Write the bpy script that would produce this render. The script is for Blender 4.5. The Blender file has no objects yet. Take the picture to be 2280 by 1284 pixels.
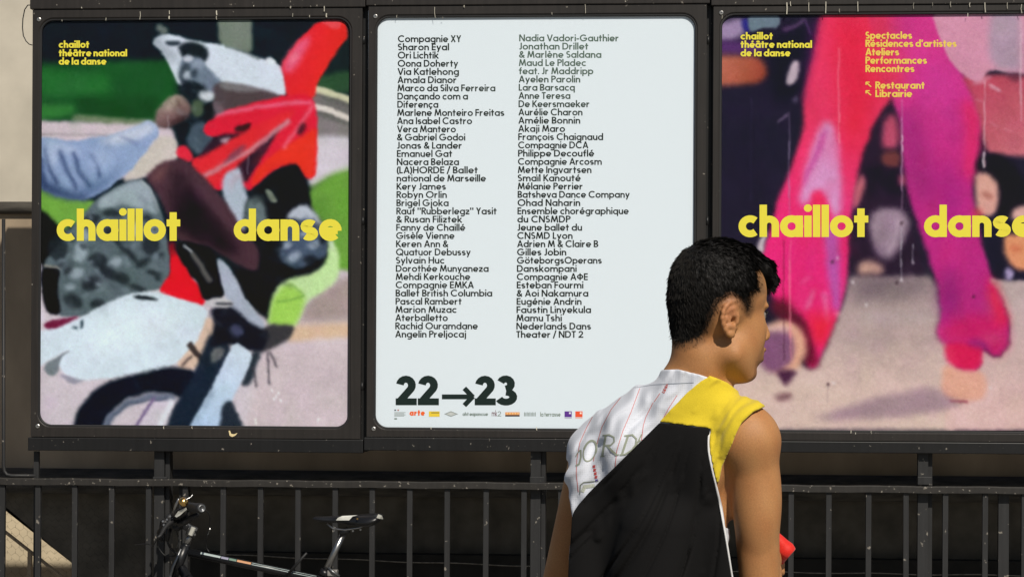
import bpy, math, random
import numpy as np
from mathutils import Vector, Matrix
from mathutils.bvhtree import BVHTree
random.seed(7); rng = np.random.default_rng(7)
R = math.radians
scn = bpy.context.scene
col = scn.collection

# ------------------------------------------------------------------ camera
F_PX = 5139.0; PPX, PPY = 1140.0, 800.0          # focal length and principal point in photo pixels
YAW, ROLL, DIST, CAMH = 0.0745, 0.005, 9.0, 1.55
Fv = Vector((-math.sin(YAW), math.cos(YAW), 0)); R0 = Vector((math.cos(YAW), math.sin(YAW), 0)); U0 = Vector((0, 0, 1))
Rv = R0 * math.cos(ROLL) + U0 * math.sin(ROLL); Uv = U0 * math.cos(ROLL) - R0 * math.sin(ROLL)
CAM = Vector((0, 0, CAMH)) - Fv * DIST
cam = bpy.data.cameras.new("camera"); cam_o = bpy.data.objects.new("camera", cam); col.objects.link(cam_o)
cam.sensor_width = 36; cam.lens = 36 * F_PX / 2280; cam.shift_y = (PPY - 642) / 2280
cam.clip_start = 0.1; cam.clip_end = 2000
M = Matrix.Identity(4)
for i in range(3):
    M[i][0] = Rv[i]; M[i][1] = Uv[i]; M[i][2] = -Fv[i]; M[i][3] = CAM[i]
cam_o.matrix_world = M
scn.camera = cam_o
# ------------------------------------------------------------------ light
SUN_EL, SUN_AZ = R(42), R(24)                     # azimuth from the camera side towards the right
sdir = Vector((-math.cos(SUN_EL) * math.sin(SUN_AZ), math.cos(SUN_EL) * math.cos(SUN_AZ), -math.sin(SUN_EL)))
world = bpy.data.worlds.new("World"); scn.world = world; world.use_nodes = True
wn = world.node_tree.nodes; wl = world.node_tree.links
sky = wn.new("ShaderNodeTexSky"); sky.sky_type = 'NISHITA'; sky.sun_disc = False
sky.sun_elevation = SUN_EL; sky.sun_rotation = math.atan2(-sdir.x, -sdir.y)
wl.new(sky.outputs[0], wn["Background"].inputs[0]); wn["Background"].inputs[1].default_value = 0.05
sun = bpy.data.lights.new("sun", 'SUN'); sun.energy = 4.4; sun.angle = R(0.53); sun.color = (1, 0.93, 0.82)
sun_o = bpy.data.objects.new("sun", sun); col.objects.link(sun_o)
sun_o.rotation_euler = sdir.to_track_quat('-Z', 'Y').to_euler(); sun_o.location = (3, -4, 6)
scn.view_settings.view_transform = 'Standard'; scn.view_settings.look = 'None'
scn.view_settings.exposure = 0.0; scn.view_settings.gamma = 1.0

# ------------------------------------------------------------------ helpers
def P(px, py, Y):
    "point of the plane y=Y that the photo shows at pixel px,py"
    d = Fv + Rv * ((px - PPX) / F_PX) + Uv * ((PPY - py) / F_PX)
    return CAM + d * ((Y - CAM.y) / d.y)
def lin(c, k=1.0):
    a = np.asarray(c, dtype=np.float64) / 255.0
    a = np.where(a <= 0.04045, a / 12.92, ((a + 0.055) / 1.055) ** 2.4)
    return np.clip(a * k, 0, 0.92)
def printlin(c): return np.clip(lin(c) * np.array([.87, .86, .94]) - .004, .002, .9)
def tag(o, label=None, cat=None, group=None, kind=None):
    if label: o["label"] = label
    if cat: o["category"] = cat
    if group: o["group"] = group
    if kind: o["kind"] = kind
    return o
def empty(name, loc=(0, 0, 0)):
    o = bpy.data.objects.new(name, None); o.location = loc; o.empty_display_size = 0.1; col.objects.link(o); return o
def mk(name, verts, faces, mat, parent=None, smooth=False, colors=None, bevel=0, loc=None):
    me = bpy.data.meshes.new(name)
    vs = [tuple(v) for v in verts] if not isinstance(verts, np.ndarray) else verts
    if isinstance(faces, np.ndarray):
        me.vertices.add(len(vs)); me.vertices.foreach_set('co', np.asarray(vs, dtype=np.float32).ravel())
        n = len(faces); k = faces.shape[1]
        me.loops.add(n * k); me.loops.foreach_set('vertex_index', faces.astype(np.int32).ravel())
        me.polygons.add(n); me.polygons.foreach_set('loop_start', np.arange(0, n * k, k, dtype=np.int32))
        me.polygons.foreach_set('loop_total', np.full(n, k, dtype=np.int32))
        me.update(calc_edges=True); me.validate()
    else:
        me.from_pydata([tuple(v) for v in vs], [], faces); me.update()
    if smooth: me.polygons.foreach_set('use_smooth', [True] * len(me.polygons))
    if colors is not None:
        ca = me.color_attributes.new('Col', 'FLOAT_COLOR', 'POINT')
        cc = np.ones((len(me.vertices), 4), dtype=np.float32); cc[:, :3] = colors
        ca.data.foreach_set('color', cc.ravel())
    if mat: me.materials.append(mat)
    o = bpy.data.objects.new(name, me); col.objects.link(o)
    if parent:
        o.parent = parent
        if parent.type == 'EMPTY': o.matrix_parent_inverse = Matrix.Translation(-Vector(parent.location))
    if bevel:
        b = o.modifiers.new('bevel', 'BEVEL'); b.width = bevel; b.segments = 2; b.limit_method = 'ANGLE'
    return o
class MB:
    def __init__(s): s.v = []; s.f = []
    def add(s, v, f):
        b = len(s.v); s.v += [Vector(x) for x in v]; s.f += [[b + i for i in q] for q in f]; return s
    def box(s, x0, x1, y0, y1, z0, z1):
        return s.add([(x0, y0, z0), (x1, y0, z0), (x1, y1, z0), (x0, y1, z0), (x0, y0, z1), (x1, y0, z1), (x1, y1, z1), (x0, y1, z1)],
                     [[0, 3, 2, 1], [4, 5, 6, 7], [0, 1, 5, 4], [1, 2, 6, 5], [2, 3, 7, 6], [3, 0, 4, 7]])
    def tube(s, pts, r, n=8, caps=True, closed=False):
        pts = [Vector(p) for p in pts]; m = len(pts)
        rs = r if isinstance(r, (list, tuple)) else [r] * m
        vs = []; up = None
        for i, p in enumerate(pts):
            a = pts[i - 1] if (i or closed) else p; b = pts[(i + 1) % m] if (i < m - 1 or closed) else p
            t = (b - a).normalized()
            if up is None:
                up = Vector((0, 0, 1)) if abs(t.z) < .9 else Vector((0, 1, 0))
            x = t.cross(up)
            if x.length < 1e-4: x = t.cross(Vector((1, 0.3, 0)))
            x.normalize(); y = x.cross(t).normalized(); up = y
            for k in range(n):
                an = 2 * math.pi * k / n
                vs.append(p + x * math.cos(an) * rs[i] + y * math.sin(an) * rs[i])
        fs = []
        for i in range(m if closed else m - 1):
            for k in range(n):
                a = i * n + k; b = i * n + (k + 1) % n; j = ((i + 1) % m) * n
                fs.append([a, b, j + (k + 1) % n, j + k])
        if caps and not closed:
            fs.append(list(range(n))[::-1]); fs.append([(m - 1) * n + k for k in range(n)])
        return s.add(vs, fs)
    def lathe(s, prof, c, axis, n=20):
        c = Vector(c); a = Vector(axis).normalized()
        x = a.cross(Vector((0.12, 0.3, 1))).normalized(); y = a.cross(x)
        vs = []
        for (t, r) in prof:
            for k in range(n):
                an = 2 * math.pi * k / n
                vs.append(c + a * t + (x * math.cos(an) + y * math.sin(an)) * max(r, 1e-5))
        fs = [[i * n + k, i * n + (k + 1) % n, (i + 1) * n + (k + 1) % n, (i + 1) * n + k] for i in range(len(prof) - 1) for k in range(n)]
        return s.add(vs, fs)
    def prism(s, poly, y0, y1):
        "polygon given as (x,z) points, extruded along y"
        n = len(poly)
        vs = [(p[0], y0, p[1]) for p in poly] + [(p[0], y1, p[1]) for p in poly]
        fs = [list(range(n)), list(range(n, 2 * n))[::-1]] + [[i, i + n, (i + 1) % n + n, (i + 1) % n] for i in range(n)]
        return s.add(vs, fs)
    def build(s, name, mat, parent=None, smooth=False, bevel=0):
        return mk(name, s.v, s.f, mat, parent, smooth, bevel=bevel)

# ------------------------------------------------------------------ materials
def newmat(name):
    m = bpy.data.materials.new(name); m.use_nodes = True
    return m, m.node_tree.nodes, m.node_tree.links, m.node_tree.nodes["Principled BSDF"]
def mat_plain(name, c, rough=.5, metal=0.0, var=.15, scale=30, bump=0.0, stretch=(1, 1, 1), spec=.5, dark=None):
    m, n, l, b = newmat(name)
    tc = n.new("ShaderNodeTexCoord"); mp = n.new("ShaderNodeMapping"); mp.inputs['Scale'].default_value = stretch
    no = n.new("ShaderNodeTexNoise"); no.inputs['Scale'].default_value = scale; no.inputs['Detail'].default_value = 6
    l.new(tc.outputs['Object'], mp.inputs[0]); l.new(mp.outputs[0], no.inputs[0])
    cr = n.new("ShaderNodeValToRGB"); cr.color_ramp.elements[0].position = .3; cr.color_ramp.elements[1].position = .7
    c0 = [x * (1 - var) for x in c] if dark is None else dark
    cr.color_ramp.elements[0].color = (*c0, 1); cr.color_ramp.elements[1].color = (*[min(1, x * (1 + var)) for x in c], 1)
    l.new(no.outputs[0], cr.inputs[0]); l.new(cr.outputs[0], b.inputs['Base Color'])
    b.inputs['Roughness'].default_value = rough; b.inputs['Metallic'].default_value = metal
    b.inputs['Specular IOR Level'].default_value = spec
    if bump:
        bp = n.new("ShaderNodeBump"); bp.inputs['Strength'].default_value = bump; bp.inputs['Distance'].default_value = .004
        l.new(no.outputs[0], bp.inputs['Height']); l.new(bp.outputs[0], b.inputs['Normal'])
    return m
def mat_painted_steel(name, c, chips=0.012, rough=.45, flecks=60):
    "dark paint with dust, vertical run marks and small bare chips"
    m, n, l, b = newmat(name)
    class _T: pass
    ge = n.new("ShaderNodeNewGeometry"); tc = _T(); tc.outputs = {'Object': ge.outputs['Position']}
    no = n.new("ShaderNodeTexNoise"); no.inputs['Scale'].default_value = 7; no.inputs['Detail'].default_value = 8
    l.new(tc.outputs['Object'], no.inputs[0])
    mp = n.new("ShaderNodeMapping"); mp.inputs['Scale'].default_value = (70, 70, 2.5)
    st = n.new("ShaderNodeTexNoise"); st.inputs['Scale'].default_value = 1; st.inputs['Detail'].default_value = 4
    l.new(tc.outputs['Object'], mp.inputs[0]); l.new(mp.outputs[0], st.inputs[0])
    mx = n.new("ShaderNodeMix"); mx.data_type = 'RGBA'
    mx.inputs[6].default_value = (*[x * .72 for x in c], 1); mx.inputs[7].default_value = (*[x * 1.35 for x in c], 1)
    l.new(no.outputs[0], mx.inputs[0])
    mx2 = n.new("ShaderNodeMix"); mx2.data_type = 'RGBA'; mx2.blend_type = 'MULTIPLY'
    cr0 = n.new("ShaderNodeValToRGB"); cr0.color_ramp.elements[0].position = .3; cr0.color_ramp.elements[1].position = .7
    cr0.color_ramp.elements[0].color = (.75, .75, .75, 1); cr0.color_ramp.elements[1].color = (1.1, 1.1, 1.1, 1)
    l.new(st.outputs[0], cr0.inputs[0]); mx2.inputs[0].default_value = 1
    l.new(mx.outputs[2], mx2.inputs[6]); l.new(cr0.outputs[0], mx2.inputs[7])
    vo = n.new("ShaderNodeTexNoise"); vo.inputs['Scale'].default_value = flecks; vo.inputs['Detail'].default_value = 3
    l.new(tc.outputs['Object'], vo.inputs[0])
    cr = n.new("ShaderNodeValToRGB"); cr.color_ramp.elements[0].position = .70 - chips; cr.color_ramp.elements[1].position = .74 - chips
    cr.color_ramp.elements[0].color = (0, 0, 0, 1); cr.color_ramp.elements[1].color = (.8, .8, .8, 1)
    l.new(vo.outputs[0], cr.inputs[0])
    mx3 = n.new("ShaderNodeMix"); mx3.data_type = 'RGBA'; mx3.inputs[7].default_value = (.22, .20, .17, 1)
    l.new(cr.outputs[0], mx3.inputs[0]); l.new(mx2.outputs[2], mx3.inputs[6]); l.new(mx3.outputs[2], b.inputs['Base Color'])
    b.inputs['Roughness'].default_value = rough; b.inputs['Specular IOR Level'].default_value = .32
    bp = n.new("ShaderNodeBump"); bp.inputs['Strength'].default_value = .15; bp.inputs['Distance'].default_value = .001
    n2 = n.new("ShaderNodeTexNoise"); n2.inputs['Scale'].default_value = 400
    l.new(tc.outputs['Object'], n2.inputs[0]); l.new(n2.outputs[0], bp.inputs['Height']); l.new(bp.outputs[0], b.inputs['Normal'])
    return m
def mat_vcol(name, rough=.55, spec=.3, grain=0.05, gscale=900, sss=0, bump=0, bscale=300, sheen=0):
    m, n, l, b = newmat(name)
    a = n.new("ShaderNodeVertexColor"); a.layer_name = 'Col'
    tc = n.new("ShaderNodeTexCoord"); no = n.new("ShaderNodeTexNoise"); no.inputs['Scale'].default_value = gscale
    l.new(tc.outputs['Object'], no.inputs[0])
    mr = n.new("ShaderNodeMapRange"); mr.inputs[1].default_value = .3; mr.inputs[2].default_value = .7
    mr.inputs[3].default_value = 1 - grain; mr.inputs[4].default_value = 1 + grain
    l.new(no.outputs[0], mr.inputs[0])
    mx = n.new("ShaderNodeVectorMath"); mx.operation = 'SCALE'; l.new(a.outputs[0], mx.inputs[0]); l.new(mr.outputs[0], mx.inputs[3])
    l.new(mx.outputs[0], b.inputs['Base Color'])
    b.inputs['Roughness'].default_value = rough; b.inputs['Specular IOR Level'].default_value = spec
    if sss:
        b.inputs['Subsurface Weight'].default_value = sss; b.inputs['Subsurface Radius'].default_value = (1, .35, .15)
        b.inputs['Subsurface Scale'].default_value = .008
    if sheen: b.inputs['Sheen Weight'].default_value = sheen
    if bump:
        n2 = n.new("ShaderNodeTexNoise"); n2.inputs['Scale'].default_value = bscale; n2.inputs['Detail'].default_value = 4
        bp = n.new("ShaderNodeBump"); bp.inputs['Strength'].default_value = bump; bp.inputs['Distance'].default_value = .002
        l.new(tc.outputs['Object'], n2.inputs[0]); l.new(n2.outputs[0], bp.inputs['Height']); l.new(bp.outputs[0], b.inputs['Normal'])
    return m
def mat_glass():
    m, n, l, b = newmat('display_glass'); n.remove(b)
    t = n.new("ShaderNodeBsdfTransparent"); g = n.new("ShaderNodeBsdfGlossy"); g.inputs['Roughness'].default_value = .02
    t.inputs[0].default_value = (.965, .985, .98, 1)
    ge = n.new("ShaderNodeNewGeometry"); dp = n.new("ShaderNodeVectorMath"); dp.operation = 'DOT_PRODUCT'
    l.new(ge.outputs['Normal'], dp.inputs[0]); l.new(ge.outputs['Incoming'], dp.inputs[1])
    ab = n.new("ShaderNodeMath"); ab.operation = 'ABSOLUTE'; l.new(dp.outputs['Value'], ab.inputs[0])
    iv = n.new("ShaderNodeMath"); iv.operation = 'SUBTRACT'; iv.inputs[0].default_value = 1; l.new(ab.outputs[0], iv.inputs[1])
    pw = n.new("ShaderNodeMath"); pw.operation = 'POWER'; l.new(iv.outputs[0], pw.inputs[0]); pw.inputs[1].default_value = 5
    fr = n.new("ShaderNodeMath"); fr.operation = 'MULTIPLY_ADD'; l.new(pw.outputs[0], fr.inputs[0]); fr.inputs[1].default_value = .9; fr.inputs[2].default_value = .012
    mx = n.new("ShaderNodeMixShader"); l.new(fr.outputs[0], mx.inputs[0]); l.new(t.outputs[0], mx.inputs[1]); l.new(g.outputs[0], mx.inputs[2])
    l.new(mx.outputs[0], n["Material Output"].inputs[0]); return m
KP = .87                                        # print reflectance against the photographed colour
STEEL = mat_painted_steel('brown_black_case_paint', (.0195, .0168, .0152), chips=0.006)
STEEL2 = mat_painted_steel('case_body_paint', (.0095, .0095, .0098), chips=0.003)
RAILM = mat_painted_steel('railing_paint', (.0195, .0197, .0205), chips=0.03, flecks=45, rough=.55)
RUBBER = mat_plain('black_rubber', (.006, .006, .007), rough=.6, var=.1)
GLASS = mat_glass()
PRINT = mat_vcol('printed_paper', rough=.7, spec=.08, grain=.07, gscale=700)
INK = mat_vcol('printed_ink', rough=.6, spec=.2, grain=.03)
SCREW = mat_plain('zinc_screw', (.45, .44, .42), rough=.35, metal=.9)
BLACKP = mat_plain('black_gloss_paint', (.007, .0075, .009), rough=.34, spec=.4)
BLACKR = mat_plain('black_matt_plastic', (.007, .007, .008), rough=.6)
CHROME = mat_plain('worn_steel', (.30, .30, .30), rough=.28, metal=.95)
ALLOY = mat_plain('grey_alloy', (.17, .175, .18), rough=.38, metal=.85)
BRASS = mat_plain('brass_bell', (.62, .40, .14), rough=.25, metal=1.0)
WHITEP = mat_plain('off_white_vinyl', (.42, .42, .38), rough=.4)
ORANGE = mat_plain('orange_decal', (.45, .22, .10), rough=.4)

# ------------------------------------------------------------------ stroke lettering
XH, AS, CP, DS = .69, 1.04, 1.0, -.27
def arc(cx, cy, rx, ry, a0, a1, n=None):
    n = n or max(5, int(abs(a1 - a0) / 18))
    return [(cx + rx * math.cos(R(a0 + (a1 - a0) * i / n)), cy + ry * math.sin(R(a0 + (a1 - a0) * i / n))) for i in range(n + 1)]
def glyph(ch, w):
    "strokes and advance of a geometric sans letter; cap height 1"
    h = w / 2; X = XH; r = (X - w) / 2; c = X / 2; O = X + .02
    S = []; adv = X
    def L(*p): S.append(list(p))
    def ring(cx=c, cy=c, rr=None): S.append(('ring', cx, cy, rr or r + .01, rr or r + .01))
    def dotat(x, y=.93): L((x - h * 1.12, y), (x + h * 1.12, y))
    base = {'é': 'e', 'è': 'e', 'â': 'a', 'ï': 'i', 'ö': 'o', 'ç': 'c', 'É': 'E'}.get(ch)
    if base:
        S, adv = glyph('ı' if base == 'i' else base, w); S = list(S); m = adv / 2
        if ch in 'é': S.append([(m - .07, XH + .10), (m + .13, XH + .28)])
        elif ch == 'è': S.append([(m + .07, XH + .10), (m - .13, XH + .28)])
        elif ch == 'â': S.append([(m - .18, XH + .09), (m, XH + .26)]); S.append([(m, XH + .26), (m + .18, XH + .09)])
        elif ch in 'ïö':
            for q in (-.16, .16): S.append([(m + q - h * .9, XH + .2), (m + q + h * .9, XH + .2)])
        elif ch == 'ç': S.append([(m, 0), (m + .04, -.12), (m - .08, -.2)])
        return S, adv
    if ch == 'a': ring(); L((X - h, 0), (X - h, X)); 
    elif ch == 'b': ring(); L((h, 0), (h, AS))
    elif ch == 'c': L(*arc(c, c, r + .01, r + .01, 48, 312, 16)); adv = X * .86
    elif ch == 'd': ring(); L((X - h, 0), (X - h, AS))
    elif ch == 'e': L(*arc(c, c, r + .01, r + .01, -6, 318, 18)); L((w * .6, c - .02), (X - w * .5, c - .02)); adv = X
    elif ch == 'f':
        L((.16 + h * .4, 0), (.16 + h * .4, .78)); L(*arc(.16 + h * .4 + .17, .78, .17, AS - .78 - h, 180, 85, 5)); L((0, XH - h), (.36 + h * .5, XH - h)); adv = .36 + h * .6
    elif ch == 'g': ring(); L((X - h, X), (X - h, -.02)); L(*arc(c, -.02, r, -DS - h + .02, 0, -140, 8))
    elif ch in 'hnmr':
        ww = X * .86; rr = (ww - w) / 2
        L((h, 0), (h, AS if ch == 'h' else X))
        if ch == 'r': L(*arc(h + .30, X - .30 - h, .30, .30, 172, 88, 6)); adv = .30 + h * 1.1 + .06
        else:
            L(*(arc(h + rr, X - rr - h, rr, rr, 180, 0, 10) + [(ww - h, 0)])); adv = ww
            if ch == 'm':
                L(*(arc(ww - h + rr, X - rr - h, rr, rr, 180, 0, 10) + [(2 * ww - w - h, 0)])); adv = 2 * ww - w
    elif ch == 'i' or ch == 'ı':
        L((h, 0), (h, X)); adv = w
        if ch == 'i': S.append(('dot', h, .93, h * 1.12))
    elif ch == 'j': L((h + .04, X), (h + .04, -.05)); L(*arc(h - .10, -.05, .14, .17, 0, -80, 5)); S.append(('dot', h + .04, .93, h * 1.12)); adv = w + .05
    elif ch == 'k': L((h, 0), (h, AS)); L((w * .8, X * .42), (X * .78 - h * .3, X)); L((w * 1.2, X * .55), (X * .86 - h * .5, 0)); adv = X * .88
    elif ch == 'l': L((h, 0), (h, AS)); adv = w
    elif ch == 'o': ring()
    elif ch == 'p': ring(); L((h, X), (h, DS))
    elif ch == 'q': ring(); L((X - h, X), (X - h, DS))
    elif ch == 's':
        q = (X - w) / 4; ww = .47 + w * .35; m = ww / 2
        L(*(arc(m, X - h - q, m - h, q, 35, 270, 10)[:-1] + arc(m, h + q, m - h, q, 90, -145, 10))); adv = ww
    elif ch == 't': L((.14 + h * .6, 0), (.14 + h * .6, .92)); L((0, XH - h), (.32 + h, XH - h)); adv = .32 + h * 1.2
    elif ch == 'u': ww = X * .86; rr = (ww - w) / 2; L(*([(h, X)] + arc(h + rr, rr + h, rr, rr, 180, 360, 10) + [(ww - h, X)])); L((ww - h, 0), (ww - h, X * .5)); adv = ww
    elif ch == 'v': L((h * .8, X), (X * .43, 0)); L((X * .43, 0), (X * .86 - h * .8, X)); adv = X * .86
    elif ch == 'w':
        for a, b in (((.0, 1), (.25, 0)), ((.25, 0), (.5, 1)), ((.5, 1), (.75, 0)), ((.75, 0), (1, 1))): L((h + a[0] * (1.1 - w), a[1] * X), (h + b[0] * (1.1 - w), b[1] * X))
        adv = 1.1
    elif ch == 'x': L((h, 0), (X * .85 - h, X)); L((h, X), (X * .85 - h, 0)); adv = X * .85
    elif ch == 'y': L((h * .8, X), (X * .44, .02)); L((X * .86 - h * .8, X), (.16, DS)); adv = X * .86
    elif ch == 'z': L((.02, X - h), (.5, X - h)); L((.02, h), (.52, h)); L((.47, X - w), (.07, w)); adv = .54
    elif ch == 'A': L((h * .9, 0), (.39, CP)); L((.39, CP), (.78 - h * .9, 0)); L((.17, .3), (.61, .3)); adv = .78
    elif ch == 'B':
        L((h, 0), (h, CP)); L(*([(h, CP - h)] + arc(.32, .77 - h * .5 + .0, .2 - h * .4, .23 - h * .5, 90, -90, 8) + [(h, .54 - h * .5 - .0)]))
        L(*([(h, .54 - h * .5)] + arc(.33, .27, .25 - h * .6, .27 - h, 90, -90, 8) + [(h, h)])); adv = .6
    elif ch == 'C': L(*arc(.5, .5, .5 - h, .51 - h, 45, 315, 18)); adv = .88
    elif ch == 'D': L((h, 0), (h, CP)); L(*([(h, CP - h)] + arc(.34, .5, .44 - h, .5 - h, 90, -90, 14) + [(h, h)])); adv = .79
    elif ch == 'E':
        L((h, 0), (h, CP)); [L((w, y), (.52, y)) for y in (h, .5, CP - h)]; adv = .53
    elif ch == 'F':
        L((h, 0), (h, CP)); [L((w, y), (.5, y)) for y in (.5, CP - h)]; adv = .51
    elif ch == 'G': L(*arc(.5, .5, .5 - h, .51 - h, 45, 355, 20)); L((.5, .46), (1.0 - h * .6, .46)); adv = 1.0
    elif ch == 'H': L((h, 0), (h, CP)); L((.72 - h, 0), (.72 - h, CP)); L((w, .5), (.72 - w, .5)); adv = .72
    elif ch == 'I': L((h, 0), (h, CP)); adv = w
    elif ch == 'J': L(*([(.36 - h, CP), (.36 - h, .22)] + arc(.18 - h * .2, .22, .18 - h * .8, .22 - h, 0, -150, 8))); adv = .38
    elif ch == 'K': L((h, 0), (h, CP)); L((w * .8, .42), (.56, CP)); L((w * 1.2, .55), (.62, 0)); adv = .64
    elif ch == 'L': L((h, 0), (h, CP)); L((w, h), (.45, h)); adv = .46
    elif ch == 'M': L((h * .9, 0), (.12 + h, CP)); L((.12 + h, CP), (.47, .1)); L((.47, .1), (.82 - h, CP)); L((.82 - h, CP), (.94 - h * .9, 0)); adv = .94
    elif ch == 'N': L((h, 0), (h, CP)); L((h, CP), (.76 - h, 0)); L((.76 - h, 0), (.76 - h, CP)); adv = .76
    elif ch == 'O': S.append(('ring', .51, .5, .51 - h, .51 - h)); adv = 1.02
    elif ch == 'Q': S.append(('ring', .51, .5, .51 - h, .51 - h)); L((.58, .32), (.94, -.03)); adv = 1.02
    elif ch == 'P': L((h, 0), (h, CP)); L(*([(h, CP - h)] + arc(.30, .71, .27 - h * .5, .29 - h, 90, -90, 8) + [(h, .42 + .0)])); adv = .57
    elif ch == 'R': L((h, 0), (h, CP)); L(*([(h, CP - h)] + arc(.30, .72, .26 - h * .5, .28 - h, 90, -90, 8) + [(h, .44)])); L((.28, .46), (.56, 0)); adv = .58
    elif ch == 'S':
        ww = .54; m = ww / 2; q = (CP - w) / 4
        L(*(arc(m, CP - h - q, m - h, q, 40, 270, 10)[:-1] + arc(m, h + q, m - h + .02, q, 90, -145, 10))); adv = .56
    elif ch == 'T': L((.27, 0), (.27, CP - w)); L((0, CP - h), (.54, CP - h)); adv = .54
    elif ch == 'U': L(*([(h, CP)] + arc(.34, .34, .34 - h, .34 - h, 180, 360, 10) + [(.68 - h, CP)])); adv = .68
    elif ch == 'V': L((h * .8, CP), (.38, 0)); L((.38, 0), (.76 - h * .8, CP)); adv = .74
    elif ch == 'X': L((h, 0), (.66 - h, CP)); L((h, CP), (.66 - h, 0)); adv = .66
    elif ch == 'Y': L((h, CP), (.33, .45)); L((.66 - h, CP), (.33, .45)); L((.33, 0), (.33, .5)); adv = .66
    elif ch == 'Z': L((0, CP - h), (.6, CP - h)); L((0, h), (.6, h)); L((.53, CP - w), (.07, w)); adv = .6
    elif ch == 'Φ': S.append(('ring', .42, .5, .42 - h, .34 - h)); L((.42, 0), (.42, CP)); adv = .84
    elif ch == '2': L(*(arc(.31, .68, .30 - h, .33 - h, 172, -35, 10) + [(h * 1.3, w * .7)])); L((.0, h), (.64, h)); adv = .65
    elif ch == '3': L(*arc(.27, .73, .28 - h, .29 - h, 158, -90, 10)); L(*arc(.28, .28, .34 - h, .29 - h, 90, -160, 12)); adv = .64
    elif ch == '6' or ch == '1': L((h, 0), (h, CP)); adv = .3
    elif ch == '&': S.append(('ring', .33, .75, .19 - h * .6, .21 - h * .6)); L(*arc(.29, .27, .29 - h, .27 - h, 120, 330, 10)); L((.18, .62), (.68, 0)); L((.5, .12), (.66, .42)); adv = .72
    elif ch == '/': L((0, -.1), (.34, 1.08)); adv = .36
    elif ch == '(': L(*arc(.5, .42, .5 - h, .72, 128, 232, 8)); adv = .24
    elif ch == ')': L(*arc(-.26, .42, .5 - h, .72, 52, -52, 8)); adv = .24
    elif ch == '"': L((h, .66), (h, CP)); L((h + w * 1.6, .66), (h + w * 1.6, CP)); adv = w * 2.7
    elif ch == "'": L((h, .68), (h * 1.6, CP)); adv = w * 1.2
    elif ch == '.': S.append(('dot', h, h, h * 1.15)); adv = w
    elif ch == '-': L((0, .36), (.34, .36)); adv = .36
    elif ch == '→': L((0, .42), (1.1, .42)); L((.82, .74), (1.14, .40)); L((.82, .10), (1.14, .44)); adv = 1.2
    elif ch == '↖': L((.06, .78), (.55, .2)); L((.06, .82), (.06, .45)); L((.04, .8), (.42, .8)); adv = .62
    elif ch == ' ': adv = .20
    return S, adv
def stroke_poly(pts, h, closed=False):
    "quads of a mitred band along pts"
    n = len(pts); out = []
    for i in range(n):
        if closed: a, b, c = pts[i - 1], pts[i], pts[(i + 1) % n]
        else: a, b, c = pts[max(i - 1, 0)], pts[i], pts[min(i + 1, n - 1)]
        d1 = (b[0] - a[0], b[1] - a[1]); d2 = (c[0] - b[0], c[1] - b[1])
        l1 = math.hypot(*d1) or 1; l2 = math.hypot(*d2) or 1
        if l1 == 1 and d1 == (0, 0): d1, l1 = d2, l2
        if d2 == (0, 0): d2, l2 = d1, l1
        n1 = (-d1[1] / l1, d1[0] / l1); n2 = (-d2[1] / l2, d2[0] / l2)
        mx, my = n1[0] + n2[0], n1[1] + n2[1]; ml = math.hypot(mx, my) or 1; mx /= ml; my /= ml
        k = min(1.6, 1 / max(.3, mx * n1[0] + my * n1[1]))
        out.append(((b[0] + mx * h * k, b[1] + my * h * k), (b[0] - mx * h * k, b[1] - my * h * k)))
    return out
class Lettering:
    "collects letter strokes as flat ink lying on a poster; ends as one mesh"
    def __init__(s): s.v = []; s.f = []; s.c = []
    def quadband(s, pairs, mapf, lift, color, closed=False):
        b = len(s.v)
        for (p, q) in pairs: s.v.append(mapf(p[0], p[1], lift)); s.v.append(mapf(q[0], q[1], lift)); s.c += [color, color]
        n = len(pairs)
        for i in range(n if closed else n - 1):
            j = (i + 1) % n; s.f.append([b + 2 * i, b + 2 * i + 1, b + 2 * j + 1, b + 2 * j])
    def text(s, txt, x, y, cap, w, mapf, color, end=None, track=.085, slant=0, colorf=None):
        gl = [glyph(ch, w) for ch in txt]
        tot = sum(g[1] for g in gl) + track * (len(gl) - 1)
        kx = 1.0
        if end is not None:
            extra = ((end - x) / cap - tot) * (len(gl) > 2)
            track += extra / max(1, len(gl) - 1) * .22
            kx = ((end - x) / cap) / (sum(g[1] for g in gl) + track * (len(gl) - 1))
        cx = 0
        for gi, (S, adv) in enumerate(gl):
            cc = colorf(x + cx * cap * kx, y) if colorf else color
            for si, st in enumerate(S):
                lift = .000016 * si + .00006 * (gi % 2)
                mf = lambda u, v, lf, cx=cx: mapf(x + (cx + u + slant * v) * cap * kx, y - v * cap, lf)
                if st[0] == 'ring':
                    pts = arc(st[1], st[2], st[3], st[4], 0, 360, 20)[:-1]; s.quadband(stroke_poly(pts, w / 2, True), mf, lift, cc, True)
                elif st[0] == 'dot':
                    pts = arc(st[1], st[2], st[3], st[3], 0, 360, 10)[:-1]; b = len(s.v)
                    s.v += [mf(p[0], p[1], lift) for p in pts]; s.c += [cc] * len(pts); s.f.append(list(range(b, b + len(pts))))
                else: s.quadband(stroke_poly(st, w / 2), mf, lift, cc)
            cx += adv + track
    def rect(s, x0, y0, x1, y1, mapf, color, lift=0.0):
        s.poly([(x0, y0), (x1, y0), (x1, y1), (x0, y1)], mapf, color, lift)
    def poly(s, pts, mapf, color, lift=0.0):
        b = len(s.v); s.v += [mapf(p[0], p[1], lift) for p in pts]; s.c += [color] * len(pts); s.f.append(list(range(b, b + len(pts))))
    def line(s, pts, h, mapf, color, lift=0.0): s.quadband(stroke_poly(pts, h), mapf, lift, color)
    def build(s, name, parent, mat=None): return mk(name, s.v, s.f, mat or INK, parent, colors=np.array(s.c))

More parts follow.
